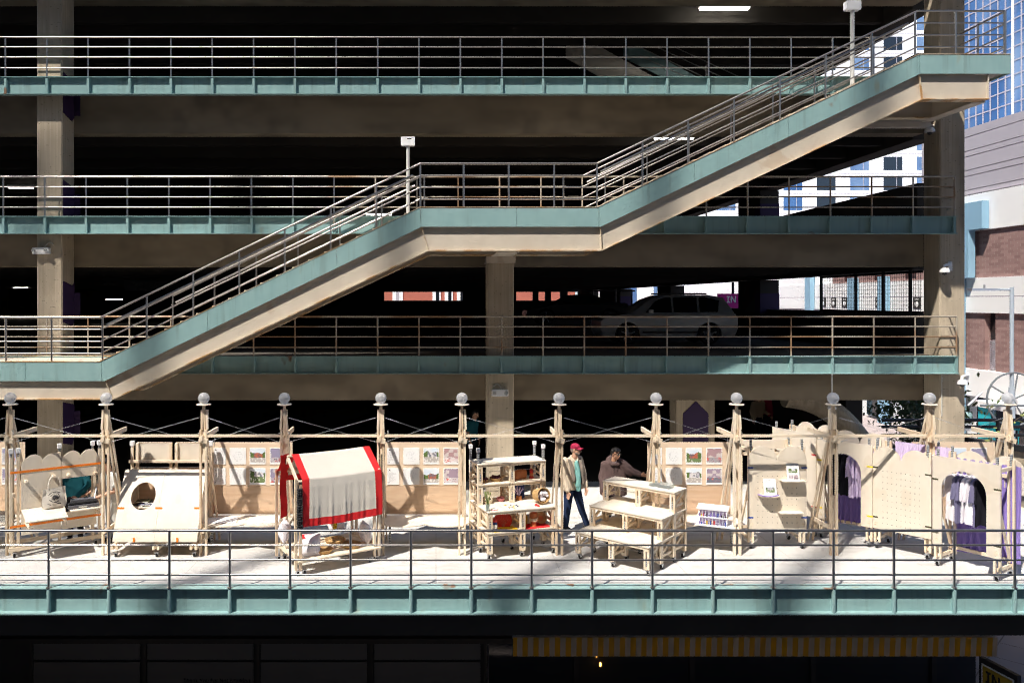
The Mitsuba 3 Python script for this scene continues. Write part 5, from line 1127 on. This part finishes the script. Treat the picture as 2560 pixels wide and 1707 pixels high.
mesh('vest', k, skin_m([[((-.10, -.115, 1.50), (.045, .035, .03)), ((-.035, -.14, 1.30), (.045, .03, .05))], [((-.035, -.14, 1.30), (.045, .03, .05)), ((.0, -.16, 1.12), (.035, .025, .06))]], .03, 3), 'vest_grey', smooth=True, M=F)
mesh('vest', k, skin_m([[((.15, .0, 1.48), (.04, .04, .03)), ((.18, -.06, 1.30), (.04, .04, .05))], [((.18, -.06, 1.30), (.04, .04, .05)), ((.2, -.06, 1.02), (.035, .03, .05))]], .03, 3), 'vest_grey', smooth=True, M=F)
mesh('hand', k, skin_m(hand_bones((-.13, -.205, .88), (.05, -.05, -1), (.6, -.6, 0), .3), .008, 4), 'skin', smooth=True, M=F); mesh('hand', k, skin_m(hand_bones((.275, .0, .91), (.02, -.1, -1), (.4, -.8, 0), .3), .008, 4), 'skin', smooth=True, M=F)
mesh('trousers', k, skin_m([[((-.07, -.03, .93), (.12, .12, .09)), ((.08, .03, .93), (.12, .12, .09))], [((-.09, -.05, .86), .105), ((-.12, -.07, .50), .072)], [((-.12, -.07, .50), .072), ((-.155, -.04, .12), .058)], [((.08, .04, .86), .105), ((.17, .0, .50), .072)], [((.17, .0, .50), .072), ((.30, .04, .14), .056)]]), 'denim', smooth=True, M=F)
for (x, y, z, pitch) in ((-.16, -.05, .0, 0), (.32, .03, .03, 12)):
    mesh('shoe', k, skin_m([[((x-.05, y+.01, z+.05), (.05, .045, .045)), ((x+.10, y-.05, z+.04), (.06, .045, .035)), ((x, y, z+.10), .045)]], .02, 3), 'shoe', smooth=True, M=F)
    mesh('sole', k, skin_m([[((x-.06, y+.01, z+.012), (.045, .045, .012)), ((x+.12, y-.055, z+.012), (.055, .045, .012))]], .03, 1), 'paper', smooth=True, M=F)
# the man in the hoodie, pointing right
k = person('person in brown hoodie and glasses pointing to the right across the stepped shelves', None)
o = np.array((3.80, 17.15, FL)); F = T().translate(o.tolist()).scale([.9, .95, 1])
head(k, (o[0]+.03, o[1]-.10, o[2]+1.525), 38, 'skin_tan', 'hair_black', True, False, False, 8)
mesh('neck', k, skin_m([[((.0, -.02, 1.30), .06), ((.02, -.06, 1.45), .055)]]), 'skin_tan', smooth=True, M=F)
mesh('hoodie', k, skin_m([[((-.20, .0, 1.27), (.10, .10, .09)), ((.19, .02, 1.28), (.10, .10, .09)), ((0, 0, 1.33), (.10, .09, .06)), ((-.17, 0, 1.0), (.14, .13, .1)), ((.17, 0, 1.0), (.14, .13, .1))], [((-.17, 0, 1.0), (.15, .14, .1)), ((.17, 0, 1.0), (.15, .14, .1)), ((-.18, 0, .66), (.14, .14, .05)), ((.18, 0, .66), (.14, .14, .05))],
    [((-.19, .0, 1.27), .09), ((-.28, -.02, 1.02), .08)], [((-.28, -.02, 1.02), .08), ((-.27, -.16, .78), .06)], [((.20, .02, 1.29), .11), ((.38, -.10, 1.18), .09), ((.36, -.08, 1.12), .08)], [((.38, -.10, 1.17), .085), ((.56, -.24, 1.12), .058)]]), 'hoodie_brown', smooth=True, M=F)
mesh('hood', k, skin_m([[((-.11, .02, 1.38), .05), ((-.05, -.10, 1.30), .045)], [((-.05, -.10, 1.30), .045), ((.08, -.10, 1.30), .045)], [((.08, -.10, 1.30), .045), ((.14, .02, 1.38), .05)], [((-.11, .02, 1.38), .055), ((.02, .10, 1.42), .07)], [((.14, .02, 1.38), .055), ((.02, .10, 1.42), .07)]], .025, 4), 'hoodie_brown', smooth=True, M=F)
mesh('undershirt', k, skin_m([[((.0, -.085, 1.335), (.05, .03, .03)), ((.02, -.06, 1.37), (.05, .04, .03))]], .02, 2), 'white_cloth', smooth=True, M=F)
for s in (-.02, .05): rod('drawstring', k, 'ink', (s, -.145, 1.28), (s+.004, -.155, 1.12), .004, F)
mesh('hand', k, skin_m(hand_bones((.59, -.27, 1.115), (1, -.5, .0), (0, -.5, 1), .5), .008, 4), 'skin_tan', smooth=True, M=F); mesh('hand', k, skin_m(hand_bones((-.265, -.19, .75), (.02, -.3, -1), (.8, -.4, 0), .4), .008, 4), 'skin_tan', smooth=True, M=F)
mesh('trousers', k, skin_m([[((-.09, 0, .70), .13), ((.09, 0, .70), .13)], [((-.1, 0, .68), .105), ((-.11, -.02, .40), .08)], [((-.11, -.02, .4), .08), ((-.11, .02, .1), .06)], [((.1, 0, .68), .105), ((.11, -.02, .40), .08)], [((.11, -.02, .4), .08), ((.11, .02, .1), .06)]]), 'dark_trousers', smooth=True, M=F)
for s in (-.11, .11): mesh('shoe', k, skin_m([[((s, .02, .05), .05), ((s, -.12, .04), (.045, .06, .035))]], .02, 3), 'shoe', smooth=True, M=F)
# two people at the scalloped cart
def standing(label, o, yaw, h, top, bottom, skin_mat, hair, larm, rarm, bald=False, short=True, lean=.1):
    """plain standing figure; larm / rarm: (elbow, wrist, hand dir) in the figure's own frame (faces -y)"""
    k = person(label, None); F = T().translate(list(o)).rotate([0, 0, 1], yaw).scale([h/1.75]*3)
    hc = np.array((0, -.03-lean, 1.60))
    W = np.array(F.matrix) @ np.append(hc, 1)
    head(k, W[:3].tolist(), yaw, skin_mat, hair, False, False, False, 12)
    mesh('neck', k, skin_m([[((0, -lean*.7, 1.40), .058), ((0, -.02-lean, 1.53), .053)]]), skin_mat, smooth=True, M=F)
    B = [[((-.17, -lean*.6, 1.37), (.08, .08, .07)), ((.17, -lean*.6, 1.37), (.08, .08, .07)), ((0, -lean*.6, 1.43), (.08, .07, .05)), ((-.12, -lean*.3, 1.08), (.10, .10, .1)), ((.12, -lean*.3, 1.08), (.10, .10, .1))], [((-.12, -lean*.3, 1.08), (.10, .10, .1)), ((.12, -lean*.3, 1.08), (.10, .10, .1)), ((-.12, 0, .86), (.11, .11, .06)), ((.12, 0, .86), (.11, .11, .06))]]
    for s, (e, w, d) in ((-1, larm), (1, rarm)):
        S = (s*.19, -lean*.6, 1.38); mid = np.array(S)*.35+np.array(e)*.65
        B.append([(S, .075), (mid if short else e, .062)])
        if not short: B.append([(e, .058), (np.array(w)*.95+np.array(e)*.05, .045)])
        A = [[(S, .05), (e, .045)], [(e, .044), (w, .03)]]
        mesh('arm', k, skin_m(A+hand_bones(w, d, (-s, -.3, .6), .5), .010, 4), skin_mat, smooth=True, M=F)
    mesh('top', k, skin_m(B), top, smooth=True, M=F)
    mesh('trousers', k, skin_m([[((-.08, 0, .88), .12), ((.08, 0, .88), .12)], [((-.09, 0, .84), .10), ((-.10, -.01, .47), .07)], [((-.10, -.01, .47), .07), ((-.10, .02, .1), .055)], [((.09, 0, .84), .10), ((.10, -.01, .47), .07)], [((.10, -.01, .47), .07), ((.10, .02, .1), .055)]]), bottom, smooth=True, M=F)
    for s in (-.10, .10): mesh('shoe', k, skin_m([[((s, .03, .05), .05), ((s, -.11, .04), (.045, .06, .035))]], .02, 3), 'shoe', smooth=True, M=F)
    return k
standing('person in dark teal top working at the binding machine behind the scalloped cart', (-7.22, 16.0, FL), 10, 1.74, 'teal_top', 'dark_trousers', 'skin', 'hair_black', ((-.28, -.05, 1.12), (-.2, -.32, .92), (.1, -1, -.3)), ((.28, -.1, 1.12), (.12, -.36, .95), (-.3, -1, -.2)), short=False)
standing('person in pale grey clothes reaching to the machine, half hidden behind the second trestle', (-6.45, 15.95, FL), -35, 1.68, 'grey_plastic', 'grey_plastic', 'skin', 'hair_black', ((-.30, -.12, 1.12), (-.34, -.42, .98), (-.4, -1, -.2)), ((.26, -.12, 1.10), (.02, -.44, .97), (-.4, -1, -.2)))
standing('dim figure in a teal shirt standing in the dark left of the middle column', (.98, 22.3, FL), 60, 1.78, 'teal_top', 'dark_trousers', 'skin_tan', 'hair_black', ((-.26, -.02, 1.1), (-.26, -.12, .86), (0, -.1, -1)), ((.26, -.02, 1.1), (.26, -.12, .86), (0, -.1, -1)))
standing('distant person in tan jacket in the dark behind the double pegboard', (10.75, 26.8, FL), 20, 1.72, 'tan_jacket', 'dark_trousers', 'skin', 'hair_black', ((-.26, -.02, 1.1), (-.26, -.12, .86), (0, -.1, -1)), ((.26, -.02, 1.1), (.20, -.3, 1.05), (0, -1, .2)), short=False)
standing('distant person in dark red top beside the one in the tan jacket', (11.2, 27.4, FL), -10, 1.76, 'cap_red', 'dark_trousers', 'skin_tan', 'hair_black', ((-.26, -.02, 1.1), (-.26, -.12, .86), (0, -.1, -1)), ((.26, -.02, 1.1), (.26, -.12, .86), (0, -.1, -1)), short=False)
# ---------------------------------------------------------------- checks
for k_ in list(roots):
    if k_ not in scene and not any(n.startswith(k_+'__') for n in scene): labels.pop(k_, None)
